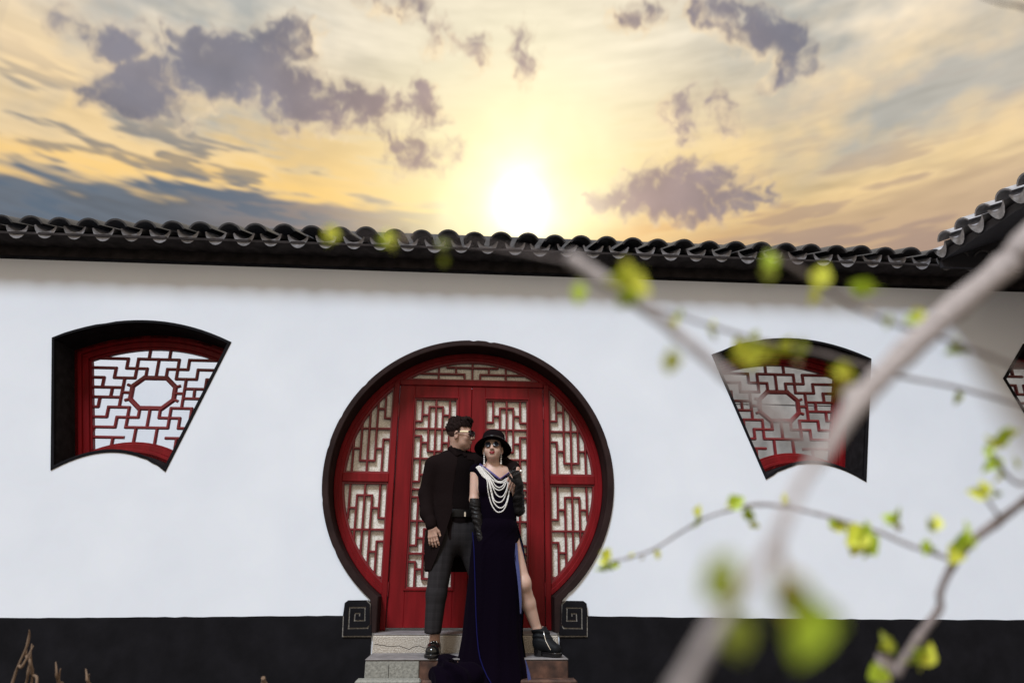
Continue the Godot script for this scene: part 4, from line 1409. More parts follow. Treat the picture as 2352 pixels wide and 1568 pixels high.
	put("buckle", box_mesh(bp + Vector3(-0.009, -0.019, -0.004), bp + Vector3(0.009, 0.019, 0.004), 0.004), M.metal, t)
	for k in 2:
		var an := ar if k == 0 else al
		var g := OY - 1.297
		var nm := "shoe"
		var W := Field.new(Vector3(an.x - 0.1, g - 0.01, an.z - 0.12), Vector3(an.x + 0.1, g + 0.14, an.z + 0.24), 0.005)
		var toe := Vector3(an.x - 0.008, g + 0.040, an.z + 0.15)
		W.cone(Vector3(an.x, g + 0.045, an.z - 0.035), toe, 0.044, 0.050, 0.02, Vector3(1, 0.85, 1))
		W.cone(Vector3(an.x, g + 0.065, an.z - 0.03), Vector3(an.x - 0.003, g + 0.060, an.z + 0.06), 0.040, 0.042, 0.03)
		W.clip(func(p: Vector3) -> float: return maxf(g + 0.022 - p.y, minf(p.y - (g + 0.095), 0.0) if p.z > 9.0 else -1.0))
		W.ell(Vector3(an.x, g + 0.115, an.z - 0.002), Vector3(0.040, 0.030, 0.052), Basis(), 0.008, true)
		body_mesh([W], nm, M.patent_leather, t)
		var sole := Field.new(Vector3(an.x - 0.1, g - 0.01, an.z - 0.13), Vector3(an.x + 0.1, g + 0.05, an.z + 0.25), 0.005)
		sole.cone(Vector3(an.x, g + 0.014, an.z - 0.035), toe - Vector3(0, 0.026, -0.002), 0.050, 0.057, 0.02)
		sole.clip(func(p: Vector3) -> float: return maxf(g + 0.001 - p.y, p.y - g - 0.026))
		body_mesh([sole], "sole", M.black_plastic, t)
		for j in 3:
			var ch := MB.new()
			var q := Vector3(an.x - 0.022 + 0.020 * j, g + 0.093 - 0.004 * absf(j - 1), an.z + 0.075) - t.position
			ch.tube([q + Vector3(-0.007, 0, 0), q + Vector3(0, 0.004, 0.006), q + Vector3(0.007, 0, 0)], [0.003, 0.0035, 0.003], 6)
			put("shoe_chain", ch.make(), M.metal, t)
	glasses(t, hq, hb, 1.0, false)
	var wt := Node3D.new()
	wt.name = "wristwatch"
	t.add_child(wt)
	var wm := MB.new()
	var wd := (at(1187, 1083, 0.485) - lw).normalized()
	var wp := lw.lerp(at(1187, 1083, 0.485), 0.45) - t.position
	var wb := Basis(wd.cross(Vector3(0, 0, 1)).normalized(), wd, wd.cross(Vector3(0, 0, 1)).normalized().cross(wd))
	var lp := []
	var lr := []
	for i in 21:
		var a := TAU * i / 20
		lp.append(wp + wb * Vector3(cos(a) * 0.035, 0, sin(a) * 0.035)); lr.append(0.007)
	wm.tube(lp, lr, 8, 0.5, false)
	put("strap", wm.make(), M.black_leather, wt)
	wm = MB.new()
	wm.ball(wp + Vector3(0.034, -0.004, 0.012), Vector3(0.012, 0.018, 0.016), 6, 10)
	put("watch_case", wm.make(), M.metal, wt)

func build_woman() -> void:
	var g := OY - 1.297
	var base := at(1140, 1515, 0.42)
	var t := thing("person", "person in black hat and navy velvet gown with pearl strands and long gloves", "person", Vector3(base.x, g, 0.42))
	var hq := at(1132, 1031, 0.43)
	var hb := look_basis(Vector3(-0.12, 0.16, 1.0), 0.03)
	var rs := at(1092, 1086, 0.42); var re := at(1088.5, 1148, 0.45); var rw := at(1104, 1234, 0.49)
	var ls := at(1172, 1094, 0.41); var le := at(1190.5, 1170, 0.43); var lw := at(1193, 1112, 0.545)
	var chest := at(1133, 1104, 0.41)
	var B := Field.new(at(1065, 1530, 0.1), at(1260, 1040, 0.7) + Vector3(0, 0, 0.05), 0.011)
	B.cone(at(1133, 1108, 0.41), at(1140, 1170, 0.41), 0.122, 0.100, 0.03, Vector3(1, 1, 0.70))
	B.cone(at(1140, 1170, 0.41), at(1141, 1225, 0.40), 0.100, 0.150, 0.05, Vector3(1, 1, 0.78))
	B.cone(at(1102, 1081, 0.41), at(1164, 1084, 0.40), 0.040, 0.040, 0.05)
	B.cone(at(1133, 1078, 0.405), at(1132, 1050, 0.40), 0.050, 0.044, 0.04)
	for x in [1118, 1150]: B.ell(at(x, 1120, 0.465), Vector3(0.055, 0.055, 0.045), Basis(), 0.03)
	B.cone(rs, re, 0.041, 0.034, 0.02); B.cone(re, rw, 0.032, 0.022, 0.02)
	B.cone(ls, le, 0.040, 0.033, 0.02); B.cone(le, lw, 0.031, 0.022, 0.02)
	var hip := at(1170, 1238, 0.40); var kn := at(1201, 1338, 0.445); var an := at(1233.5, 1446, 0.36)
	B.cone(hip, kn, 0.072, 0.054, 0.03)
	B.ell(at(1205, 1340, 0.462), Vector3(0.045, 0.055, 0.045), Basis(), 0.03)
	B.cone(kn, at(1213, 1385, 0.395), 0.050, 0.053, 0.02)
	B.cone(at(1213, 1385, 0.395), an, 0.053, 0.033, 0.02)
	B.cone(an, Vector3(an.x + 0.02, g + 0.09, an.z + 0.01), 0.033, 0.028, 0.02)
	B.cone(at(1122, 1235, 0.40), at(1120, 1345, 0.42), 0.080, 0.055, 0.03)
	B.cone(at(1120, 1345, 0.42), Vector3(at(1120, 1345, 0.42).x, g + 0.02, 0.40), 0.055, 0.035, 0.02)
	var H := Field.new(hq - Vector3(0.12, 0.2, 0.14), hq + Vector3(0.12, 0.14, 0.14), 0.004)
	head(H, hq, hb, 0.93, true)
	H.cone(hq + hb * Vector3(0, -0.05, -0.025), at(1133, 1074, 0.405), 0.046, 0.047, 0.03)
	body_mesh([B, H], "body", M.skin_pale, t)
	var P := func(x: float, y: float, z: float) -> Vector3: return hq + hb * Vector3(x, y, z) * 0.93 - t.position
	var lips := MB.new()
	lips.ball(P.call(-0.009, -0.0555, 0.0915), Vector3(0.013, 0.0070, 0.009), 6, 10)
	lips.ball(P.call(0.009, -0.0555, 0.0915), Vector3(0.013, 0.0070, 0.009), 6, 10)
	lips.ball(P.call(0, -0.065, 0.0905), Vector3(0.018, 0.0085, 0.010), 6, 10)
	put("lips", lips.make(), M.lipstick, t)
	# hair gathered low under the hat
	var F := Field.new(hq - Vector3(0.13, 0.14, 0.15), hq + Vector3(0.13, 0.14, 0.13), 0.005)
	F.ell(hq + hb * Vector3(0, 0.03, -0.022), Vector3(0.074, 0.084, 0.088), hb, 0.01)
	F.ell(hq + hb * Vector3(0, -0.05, -0.085), Vector3(0.045, 0.04, 0.035), hb, 0.03)
	F.clip(func(p: Vector3) -> float:
		var l := hb.transposed() * (p - hq)
		return l.z - 0.012 - maxf(l.y, 0) * 0.45)
	F.ruffle(func(p: Vector3) -> float: return 0.004 * cloth_noise.get_noise_3d(p.x * 2500.0, p.y * 800.0, p.z * 2500.0))
	body_mesh([F], "hair", M.hair, t)
	glasses(t, hq, hb, 0.90, true)
	# ---- hat: crown and wide brim, pushed back
	var hat := Node3D.new()
	hat.name = "hat"
	t.add_child(hat)
	var up := (hb.y * 0.975 - hb.z * 0.20).normalized()
	var hx := hb.x
	var ht := Transform3D(Basis(hx, up, hx.cross(up)).rotated(hb.z, -0.05), hq + hb * Vector3(0.003, 0.039, -0.006) - t.position)
	var hm := MB.new()
	lathe(hm, [Vector2(0.090, -0.004), Vector2(0.092, 0.012), Vector2(0.089, 0.050), Vector2(0.084, 0.078), Vector2(0.074, 0.091), Vector2(0.055, 0.097), Vector2(0.0, 0.098)], ht)
	put("crown", hm.make(), M.felt, hat)
	hm = MB.new()
	var rows := []
	for q in [[0.086, 0.0], [0.110, -0.007], [0.132, -0.020], [0.146, -0.034], [0.1475, -0.037], [0.146, -0.039], [0.131, -0.026], [0.109, -0.013], [0.086, -0.006]]:
		var row := []
		for j in 48:
			var a := TAU * j / 48
			var fz := -sin(a)
			row.append(ht * Vector3(cos(a) * q[0] * 0.98, q[1] * (1.25 - 0.9 * maxf(-sin(a) * -1.0, 0.0) * 0.0) + 0.03 * pow(maxf(fz, 0.0), 2) * clampf((q[0] - 0.086) / 0.06, 0, 1), fz * q[0]))
		rows.push_front(row)
	hm.grid(rows, true)
	put("brim", hm.make(), M.felt, hat)
	hm = MB.new()
	lathe(hm, [Vector2(0.0925, 0.002), Vector2(0.0945, 0.004), Vector2(0.0935, 0.026), Vector2(0.0915, 0.028)], ht)
	put("hat_band", hm.make(), M.black_plastic, hat)
	# ---- earrings
	for e in [-1.0, 1.0]:
		var er := Node3D.new()
		er.name = "earring" if e < 0 else "earring_001"
		t.add_child(er)
		var p: Vector3 = P.call(e * 0.080, -0.046, 0.0)
		var a: Vector2 = z3(855, 515) if e < 0 else z3(1040, 515)
		var b2: Vector2 = z3(857, 632) if e < 0 else z3(1038, 632)
		for j in 7:
			var f := j / 6.0
			var w := at(lerpf(a.x, b2.x, f), lerpf(a.y, b2.y, f), 0.43 + (0.045 if e < 0 else 0.03)) - t.position
			var pm := MB.new()
			pm.ball(w, Vector3.ONE * lerpf(0.0040, 0.0075, f), 6, 8)
			put("pearl", pm.make(), M.pearl, er)
	# ---- gown: bodice
	var D := Field.new(at(1065, 1260, 0.15), at(1215, 1050, 0.68), 0.009)
	D.cone(at(1133, 1106, 0.41), at(1142, 1170, 0.41), 0.138, 0.128, 0.03, Vector3(1, 1, 0.72))
	D.cone(at(1142, 1170, 0.41), at(1142, 1235, 0.405), 0.128, 0.165, 0.05, Vector3(1, 1, 0.78))
	D.cone(at(1101, 1080, 0.41), at(1166, 1086, 0.40), 0.047, 0.046, 0.05)
	D.cone(at(1093, 1079, 0.42), at(1098, 1086, 0.42), 0.048, 0.045, 0.02)
	for x in [1118, 1150]: D.ell(at(x, 1121, 0.470), Vector3(0.060, 0.060, 0.050), Basis(), 0.03)
	var va := at(1098, 1066, 0.46); var vb := at(1148, 1102.5, 0.50); var vc := at(1174, 1084, 0.46)
	D.clip(func(p: Vector3) -> float:
		var n1 := Vector2(-(vb.y - va.y), vb.x - va.x).normalized()
		var n2 := Vector2(-(vc.y - vb.y), vc.x - vb.x).normalized()
		return minf(n1.dot(Vector2(p.x - vb.x, p.y - vb.y)), n2.dot(Vector2(p.x - vb.x, p.y - vb.y))))
	D.ruffle(func(p: Vector3) -> float: return wrinkle(p, 0.005, 0.7))
	body_mesh([D], "bodice", M.velvet, t)
	# violet facing along the neckline
	var trim := MB.new()
	var tp := []
	var tr := []
	for q in [[1101, 1067], [1108, 1071], [1118, 1078], [1130, 1087], [1140, 1095], [1148, 1101], [1156, 1096], [1164, 1090], [1170, 1086]]:
		tp.append(hit([D, B], q[0], q[1]) + Vector3(0, 0.002, 0.003) - t.position); tr.append(0.0075)
	trim.tube(tp, tr, 8, 0.4)
	put("neckline_facing", trim.make(), M.lining_violet, t)
	# ---- gown: skirt with a slit
	var tab := [
		[1182, 1108, 1178, 1178, 0.085], [1196, 1096, 1186, 1186, 0.120], [1214, 1089, 1192, 1192, 0.140], [1246, 1083, 1201, 1185.5, 0.152], [1282, 1079, 1207.5, 1184, 0.160], [1317, 1076, 1211, 1188.5, 0.165], [1350, 1072.5, 1208, 1192, 0.17], [1381, 1069, 1204, 1194.5, 0.175],
		[1409, 1066, 1203, 1196, 0.18], [1460, 1061, 1201, 1198, 0.19], [1504, 1053, 1207, 1205, 0.205], [1530, 1044, 1212, 1210, 0.225], [1560, 1028, 1217, 1214, 0.26], [1600, 1010, 1224, 1221, 0.30], [1640, 1000, 1230, 1228, 0.33],
	]
	var srows := []
	var ins := []
	var lrow := []
	var nseg := 96
	for q in tab:
		var f := clampf((q[0] - 1165.0) / 440.0, 0, 1)
		var L := at(q[1], q[0], 0.41); var R := at(q[2], q[0], 0.41); var E := at(q[3], q[0], 0.41 + q[4] * 0.7)
		var cx := (L.x + R.x) * 0.5
		var a := (R.x - L.x) * 0.5
		var th0 := acos(clampf((E.x - cx) / a, -1, 1)) if q[2] - q[3] > 0.5 else 0.0
		var row := []
		for j in nseg + 1:
			var th := lerpf(th0, TAU, float(j) / nseg)
			var fold := 0.5 * sin(th * 9.0 + 0.8 * sin(f * 3.0)) + 0.35 * sin(th * 5.0 + 2.0) + 0.3 * sin(th * 17.0 + 1.3)
			var ridge := 0.075 * exp(-pow((th - 2.20 + 0.22 * f) / 0.045, 2)) * smoothstep(0.05, 0.25, f)
			var rr := 1.0 + ridge + 0.062 * pow(f, 0.8) * fold * smoothstep(0.0, 0.25, th - th0) * smoothstep(0.0, 0.2, TAU - th)
			row.append(Vector3(cx + a * cos(th) * rr, L.y, maxf(0.41 + q[4] * sin(th) * rr, 0.125)) - t.position)
			var ri := (rr - ridge) * 0.965
			lrow.push_front(Vector3(cx + a * cos(th) * ri, L.y, maxf(0.41 + q[4] * sin(th) * ri, 0.132)) - t.position)
		srows.append(row)
		ins.append(lrow)
		lrow = []
	var sk := MB.new()
	sk.grid(srows)
	put("skirt", sk.make(), M.velvet, t)
	sk = MB.new()
	sk.grid(ins)
	put("lining", sk.make(), M.lining, t)
	# highlight on the skirt's front fold, coloured in as a thin blue tube
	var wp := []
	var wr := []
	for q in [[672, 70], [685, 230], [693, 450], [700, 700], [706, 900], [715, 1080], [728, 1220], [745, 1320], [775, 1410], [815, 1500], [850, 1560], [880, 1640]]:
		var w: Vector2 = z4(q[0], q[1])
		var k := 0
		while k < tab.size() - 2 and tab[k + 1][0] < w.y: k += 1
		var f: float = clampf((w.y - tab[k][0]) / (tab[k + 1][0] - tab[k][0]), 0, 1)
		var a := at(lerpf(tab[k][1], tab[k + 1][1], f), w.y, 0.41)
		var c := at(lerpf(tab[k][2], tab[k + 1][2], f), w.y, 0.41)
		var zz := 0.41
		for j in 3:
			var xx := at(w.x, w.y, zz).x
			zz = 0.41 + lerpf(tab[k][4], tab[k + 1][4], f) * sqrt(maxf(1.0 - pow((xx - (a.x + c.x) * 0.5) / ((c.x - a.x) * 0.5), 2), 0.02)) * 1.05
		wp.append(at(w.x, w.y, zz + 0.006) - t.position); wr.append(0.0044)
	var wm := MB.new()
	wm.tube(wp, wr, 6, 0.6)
	put("fold_highlight", wm.make(), M.fold_highlight_blue, t)
	# turned-back edge of the slit
	for part in [[[1247, 1185.5, 3.0], [1265, 1184.5, 5.0], [1282, 1184, 6.5], [1300, 1186, 7.0], [1317, 1188.5, 6.0], [1350, 1192, 5.0], [1381, 1194.5, 4.0], [1409, 1196, 1.5]], [[1515, 1207, 0.8], [1530, 1210, 2.5], [1545, 1212, 5.0], [1560, 1214, 6.0], [1600, 1221, 7.5]]]:
		var rr := [[], []]
		for q in part:
			var zz := 0.41 + lerpf(0.11, 0.17, clampf((q[0] - 1250.0) / 300.0, 0, 1)) + 0.004
			rr[0].append(at(q[1] - 1.5, q[0], zz + 0.012) - t.position)
			rr[1].append(at(q[1] + q[2], q[0], zz - 0.012) - t.position)
		var eb := MB.new()
		eb.grid([rr[1], rr[0]])
		var behind := [[], []]
		for k in 2:
			for p in rr[k]: behind[k].append(p + Vector3(0, 0, -0.003))
		eb.grid(behind)
		put("slit_facing", eb.make(), M.lining, t)
	# train heaped on the step
	var Tn := Field.new(at(980, 1640, 0.30), at(1130, 1490, 0.95), 0.011)
	Tn.ell(at(1040, 1524, 0.40), Vector3(0.10, 0.06, 0.09), Basis(), 0.03)
	Tn.ell(at(1026, 1538, 0.50), Vector3(0.098, 0.085, 0.10), Basis(Vector3.UP, 0.3), 0.04)
	Tn.ell(at(1022, 1562, 0.60), Vector3(0.105, 0.10, 0.10), Basis(), 0.05)
	Tn.ell(at(1060, 1560, 0.62), Vector3(0.15, 0.10, 0.10), Basis(), 0.05)
	Tn.ell(at(1030, 1610, 0.66), Vector3(0.17, 0.12, 0.11), Basis(), 0.05)
	Tn.ruffle(func(p: Vector3) -> float: return 0.030 * sin(p.x * 34.0 + p.y * 24.0 + 6.0 * cloth_noise.get_noise_3d(p.x * 220.0, p.y * 160.0, p.z * 220.0)) * 0.6 + wrinkle(p, 0.014, 0.5))
	body_mesh([Tn], "train", M.velvet, t)
	# ---- gloves
	var G := Field.new(at(1075, 1275, 0.38), at(1132, 1140, 0.62), 0.0048)
	G.cone(re + (rs - re) * 0.02, re.lerp(rw, 0.12), 0.044, 0.042, 0.02)
	G.cone(re.lerp(rw, 0.1), re.lerp(rw, 0.55), 0.041, 0.035, 0.02)
	G.cone(re.lerp(rw, 0.5), rw, 0.036, 0.027, 0.02)
	hand(G, rw, at(1116, 1262, 0.52) - rw, Vector3(-0.35, 0.1, 1), Vector3(1, 0, 0.4), 0.86, 0.40, 0.002)
	G.ruffle(func(p: Vector3) -> float:
		return 0.0022 * sin((p.y * 0.9 + p.x * 0.5) * 190.0 + 9.0 * cloth_noise.get_noise_3d(p.x * 400.0, p.y * 400.0, p.z * 400.0)) * smoothstep(rw.y - 0.03, rw.y + 0.05, p.y) * smoothstep(re.y, re.y - 0.08, p.y) + wrinkle(p, 0.003, 1.6))
	body_mesh([G], "glove", M.black_leather, t)
	var G2 := Field.new(at(1160, 1205, 0.34), at(1225, 1075, 0.68), 0.0048)
	G2.cone(le.lerp(ls, 0.28), le, 0.041, 0.044, 0.02)
	G2.cone(le, le.lerp(lw, 0.5), 0.044, 0.039, 0.03)
	G2.cone(le.lerp(lw, 0.45), lw, 0.039, 0.030, 0.02)
	hand(G2, lw, at(1187, 1094, 0.565) - lw, Vector3(0.4, -0.1, 1), Vector3(-1, 0.2, 0.2), 0.84, 0.75, 0.002)
	G2.ruffle(func(p: Vector3) -> float: return 0.0022 * sin((p.y * 0.9 - p.x * 0.5) * 180.0 + 9.0 * cloth_noise.get_noise_3d(p.x * 400.0, p.y * 400.0, p.z * 400.0)) * smoothstep(lw.y + 0.01, lw.y - 0.06, p.y) + wrinkle(p, 0.003, 1.6))
	body_mesh([G2], "glove", M.black_leather, t)
	# ---- pearls
	var nk := Node3D.new()
	nk.name = "pearl_necklace"
	t.add_child(nk)
	var strands := [
		[[818, 652], [900, 730], [960, 792], [1000, 825], [1050, 826], [1090, 800], [1148, 772]],
		[[808, 655], [880, 735], [938, 802], [975, 868], [1020, 892], [1060, 870], [1088, 818], [1148, 782]],
		[[798, 660], [870, 745], [925, 806], [960, 885], [1012, 920], [1065, 897], [1102, 825], [1150, 790]],
		[[790, 665], [860, 750], [915, 808], [955, 900], [990, 970], [1040, 995], [1078, 960], [1108, 880], [1116, 820], [1152, 797]],
		[[783, 668], [850, 755], [905, 808], [935, 920], [960, 1020], [1010, 1052], [1060, 1028], [1102, 925], [1125, 822], [1153, 804]],
		[[777, 672], [845, 762], [898, 810], [925, 920], [955, 1040], [1000, 1100], [1045, 1112], [1092, 1062], [1122, 950], [1138, 826], [1155, 811]],
		[[772, 676], [840, 768], [886, 812], [898, 930], [930, 1060], [975, 1138], [1020, 1160], [1072, 1126], [1113, 1020], [1146, 834]],
		[[806, 660], [866, 742], [930, 796], [1000, 800 + 36], [1060, 838], [1120, 806], [1150, 800]],
	]
	var pearl := MB.new()
	pearl.ball(Vector3.ZERO, Vector3.ONE, 5, 7)
	for s in strands:
		var cv := Curve2D.new()
		for i in s.size():
			var p0: Vector2 = z3(s[i][0], s[i][1])
			var pa: Vector2 = z3(s[maxi(i - 1, 0)][0], s[maxi(i - 1, 0)][1])
			var pb: Vector2 = z3(s[mini(i + 1, s.size() - 1)][0], s[mini(i + 1, s.size() - 1)][1])
			var tn := (pb - pa) / 6.0
			cv.add_point(p0, -tn, tn)
		var sm := MB.new()
		var n := int(cv.get_baked_length() / 2.62)
		for i in n + 1:
			var q := cv.sample_baked(cv.get_baked_length() * i / n)
			var w := hit([D, B], q.x, q.y) + Vector3(0, 0, 0.004) - t.position
			sm.ball(w, Vector3.ONE * 0.0050, 5, 7)
		put("pearl_strand", sm.make(), M.pearl, nk)
	# ---- boot
	var bt := Node3D.new()
	bt.name = "ankle_boot"
	t.add_child(bt)
	var W := Field.new(Vector3(an.x - 0.12, g - 0.01, an.z - 0.12), Vector3(an.x + 0.24, g + 0.33, an.z + 0.22), 0.005)
	var toe := at(1277, 1512, 0.43)
	toe.y = g + 0.052
	var heel := Vector3(an.x + 0.022, g + 0.085, an.z - 0.005)
	var top := at(1235.5, 1442, 0.362)
	W.cone(top, heel + Vector3(0.006, 0.05, 0), 0.050, 0.047, 0.02)
	W.cone(heel + Vector3(0, 0.04, 0), heel, 0.048, 0.050, 0.03)
	W.cone(heel + Vector3(0.01, 0, 0.01), toe, 0.052, 0.040, 0.04, Vector3(1, 0.95, 1))
	W.cone(heel + Vector3(0.03, 0.075, 0.02), toe + Vector3(-0.03, 0.01, -0.02), 0.030, 0.032, 0.03)
	W.clip(func(p: Vector3) -> float: return maxf(p.y - top.y + (p.x - top.x) * -0.15, g + 0.032 - p.y))
	W.ell(top + Vector3(0, 0.02, 0), Vector3(0.040, 0.06, 0.040), Basis(), 0.008, true)
	W.ruffle(func(p: Vector3) -> float: return 0.003 * sin(p.y * 190.0 + 3.0 * cloth_noise.get_noise_3d(p.x * 500.0, p.y * 300.0, p.z * 500.0)) * smoothstep(g + 0.09, g + 0.14, p.y))
	var mbt := MB.new()
	W.mesh_into(mbt)
	for i in mbt.v.size(): mbt.v[i] -= t.position
	put("upper", mbt.make(), M.boot_leather, bt)
	var dirf := Vector3(toe.x - heel.x, 0, toe.z - heel.z).normalized()
	var so := Field.new(Vector3(an.x - 0.12, g - 0.01, an.z - 0.12), Vector3(an.x + 0.26, g + 0.08, an.z + 0.24), 0.005)
	so.cone(Vector3(heel.x, g + 0.025, heel.z) + dirf * 0.06, Vector3(toe.x, g + 0.025, toe.z), 0.044, 0.046, 0.02)
	so.clip(func(p: Vector3) -> float: return maxf(g + 0.002 - p.y, p.y - g - 0.034))
	var ho := Field.new(Vector3(an.x - 0.12, g - 0.01, an.z - 0.12), Vector3(an.x + 0.26, g + 0.08, an.z + 0.24), 0.005)
	ho.cone(Vector3(heel.x, g - 0.02, heel.z), Vector3(heel.x, g + 0.08, heel.z), 0.043, 0.048, 0.01)
	ho.clip(func(p: Vector3) -> float: return maxf(maxf(g + 0.001 - p.y, p.y - g - 0.06), (p - heel).dot(dirf) - 0.03))
	for pr in [[so, "sole"], [ho, "heel"]]:
		var mb := MB.new()
		pr[0].mesh_into(mb)
		for i in mb.v.size(): mb.v[i] -= t.position
		put(pr[1], mb.make(), M.black_plastic, bt)
	var zp := MB.new()
	var zpts := []
	var zr := []
	for q in [[785, 640], [800, 720], [815, 800], [838, 880], [880, 960], [915, 1025]]:
		var sx: float = (1980 + q[0] / 4.1167) * 0.57422
		var sy: float = (2350 + q[1] / 4.1167) * 0.57422
		zpts.append(hit([W], sx, sy, 0.6, 0.2) + Vector3(0, 0, 0.002) - t.position); zr.append(0.0034)
	zp.tube(zpts, zr, 6, 0.7)
	put("zip", zp.make(), M.metal, bt)
	put("zip_pull", box_mesh(zpts[0] + Vector3(-0.004, -0.026, 0.002), zpts[0] + Vector3(0.005, 0.004, 0.007), 0.002), M.metal, bt)

# ---------------------------------------------------------------- twigs close to the lens
var leaf_meshes := []

func leaf_mesh(width: float, fold: float, droop: float) -> ArrayMesh:       # a young leaf of unit length along +y, folded along its midrib, with a short stalk
	var b := MB.new()
	var rows := []
	var n := 8
	for i in n + 1:
		var t := float(i) / n
		var w := width * pow(sin(PI * pow(t, 0.72)), 0.85) * (1.0 + 0.06 * sin(t * 40.0)) + 0.004
		var z := -droop * t * t
		rows.append([Vector3(-w, t, z + fold * w), Vector3(-w * 0.5, t, z + fold * w * 0.35), Vector3(0, t, z), Vector3(w * 0.5, t, z + fold * w * 0.35), Vector3(w, t, z + fold * w)])
	b.grid(rows)
	var back := []
	for r in rows:
		var q := []
		for p in r: q.push_front(p + Vector3(0, 0, -0.012))
		back.append(q)
	b.grid(back)
	b.tube([Vector3(0, -0.28, 0.03), Vector3(0, 0.0, -0.004)], [0.022, 0.018], 5)
	return b.make()

func tree_materials() -> void:
	var bump := noise_tex(0.04, grey(0), grey(1), 256, FastNoiseLite.TYPE_SIMPLEX_SMOOTH, 4, 81)
	mat("pale_bark", lin(0.55, 0.475, 0.46), 0.8, noise_tex(0.03, grey(0.62), grey(1), 256, FastNoiseLite.TYPE_SIMPLEX_SMOOTH, 4, 82), 14.0, bump, 0.05)
	mat("twig_bark", lin(0.38, 0.31, 0.30), 0.75, noise_tex(0.03, grey(0.6), grey(1), 256, FastNoiseLite.TYPE_SIMPLEX_SMOOTH, 4, 83), 14.0, bump, 0.05)
	for q in [["leaf_green", 0.52, 0.64, 0.05], ["leaf_yellow", 0.80, 0.78, 0.09], ["leaf_olive", 0.34, 0.36, 0.06], ["leaf_bronze", 0.42, 0.22, 0.04], ["bud_pink", 0.55, 0.40, 0.36]]:
		var m := mat(q[0], lin(q[1], q[2], q[3]), 0.5)
		m.backlight_enabled = true
		m.backlight = Color(0.7, 0.75, 0.3)
	mat("dry_stalk", lin(0.15, 0.095, 0.06), 0.85)
	leaf_meshes = [leaf_mesh(0.34, 0.5, 0.15), leaf_mesh(0.27, 0.8, 0.3), leaf_mesh(0.42, 0.3, 0.1)]

func leaf(t: Node3D, px: float, py: float, size: float, angle: float, depth: float, m: Material) -> void:   # size in picture pixels at that depth, angle of the tip, clockwise from up
	var o := put("leaf", leaf_meshes[rng.randi() % 3], m, t)
	var len := size / FPX * depth
	var c := near_at(px, py, depth)
	var a := deg_to_rad(-angle)
	var b := cam_basis * Basis(Vector3(0, 0, 1), a) * Basis(Vector3.RIGHT, rng.randf_range(-0.5, 0.4)) * Basis(Vector3.UP, rng.randf_range(-0.7, 0.7))
	o.transform = Transform3D(b * Basis.from_scale(Vector3.ONE * len), c - b * Vector3(0, len * 0.5, 0) - t.position)

func limb(t: Node3D, called: String, pts: Array, m: Material, sides := 12) -> void:   # points are [px, py, depth, thickness in picture pixels]; or a Vector3 with a radius
	var cv := Curve3D.new()
	var rad := []
	var P := []
	for q in pts:
		if q[0] is Vector3:
			P.append(q[0]); rad.append(q[1])
		else:
			P.append(near_at(q[0], q[1], q[2])); rad.append(q[3] * (0.42 if m == M.pale_bark else 0.34) / FPX * q[2])
	var path := []
	var rr := []
	for i in P.size() - 1:
		var p0: Vector3 = P[maxi(i - 1, 0)]
		var p3: Vector3 = P[mini(i + 2, P.size() - 1)]
		for k in 6:
			var f := k / 6.0
			path.append(P[i].cubic_interpolate(P[i + 1], p0, p3, f) - t.position)
			rr.append(lerpf(rad[i], rad[i + 1], f) * (1.0 + rng.randf_range(-0.05, 0.05) + (0.14 if k == 0 and i > 0 else 0.0)))
	path.append(P[-1] - t.position); rr.append(rad[-1])
	var b := MB.new()
	b.tube(path, rr, sides)
	put(called, b.make(), m, t)

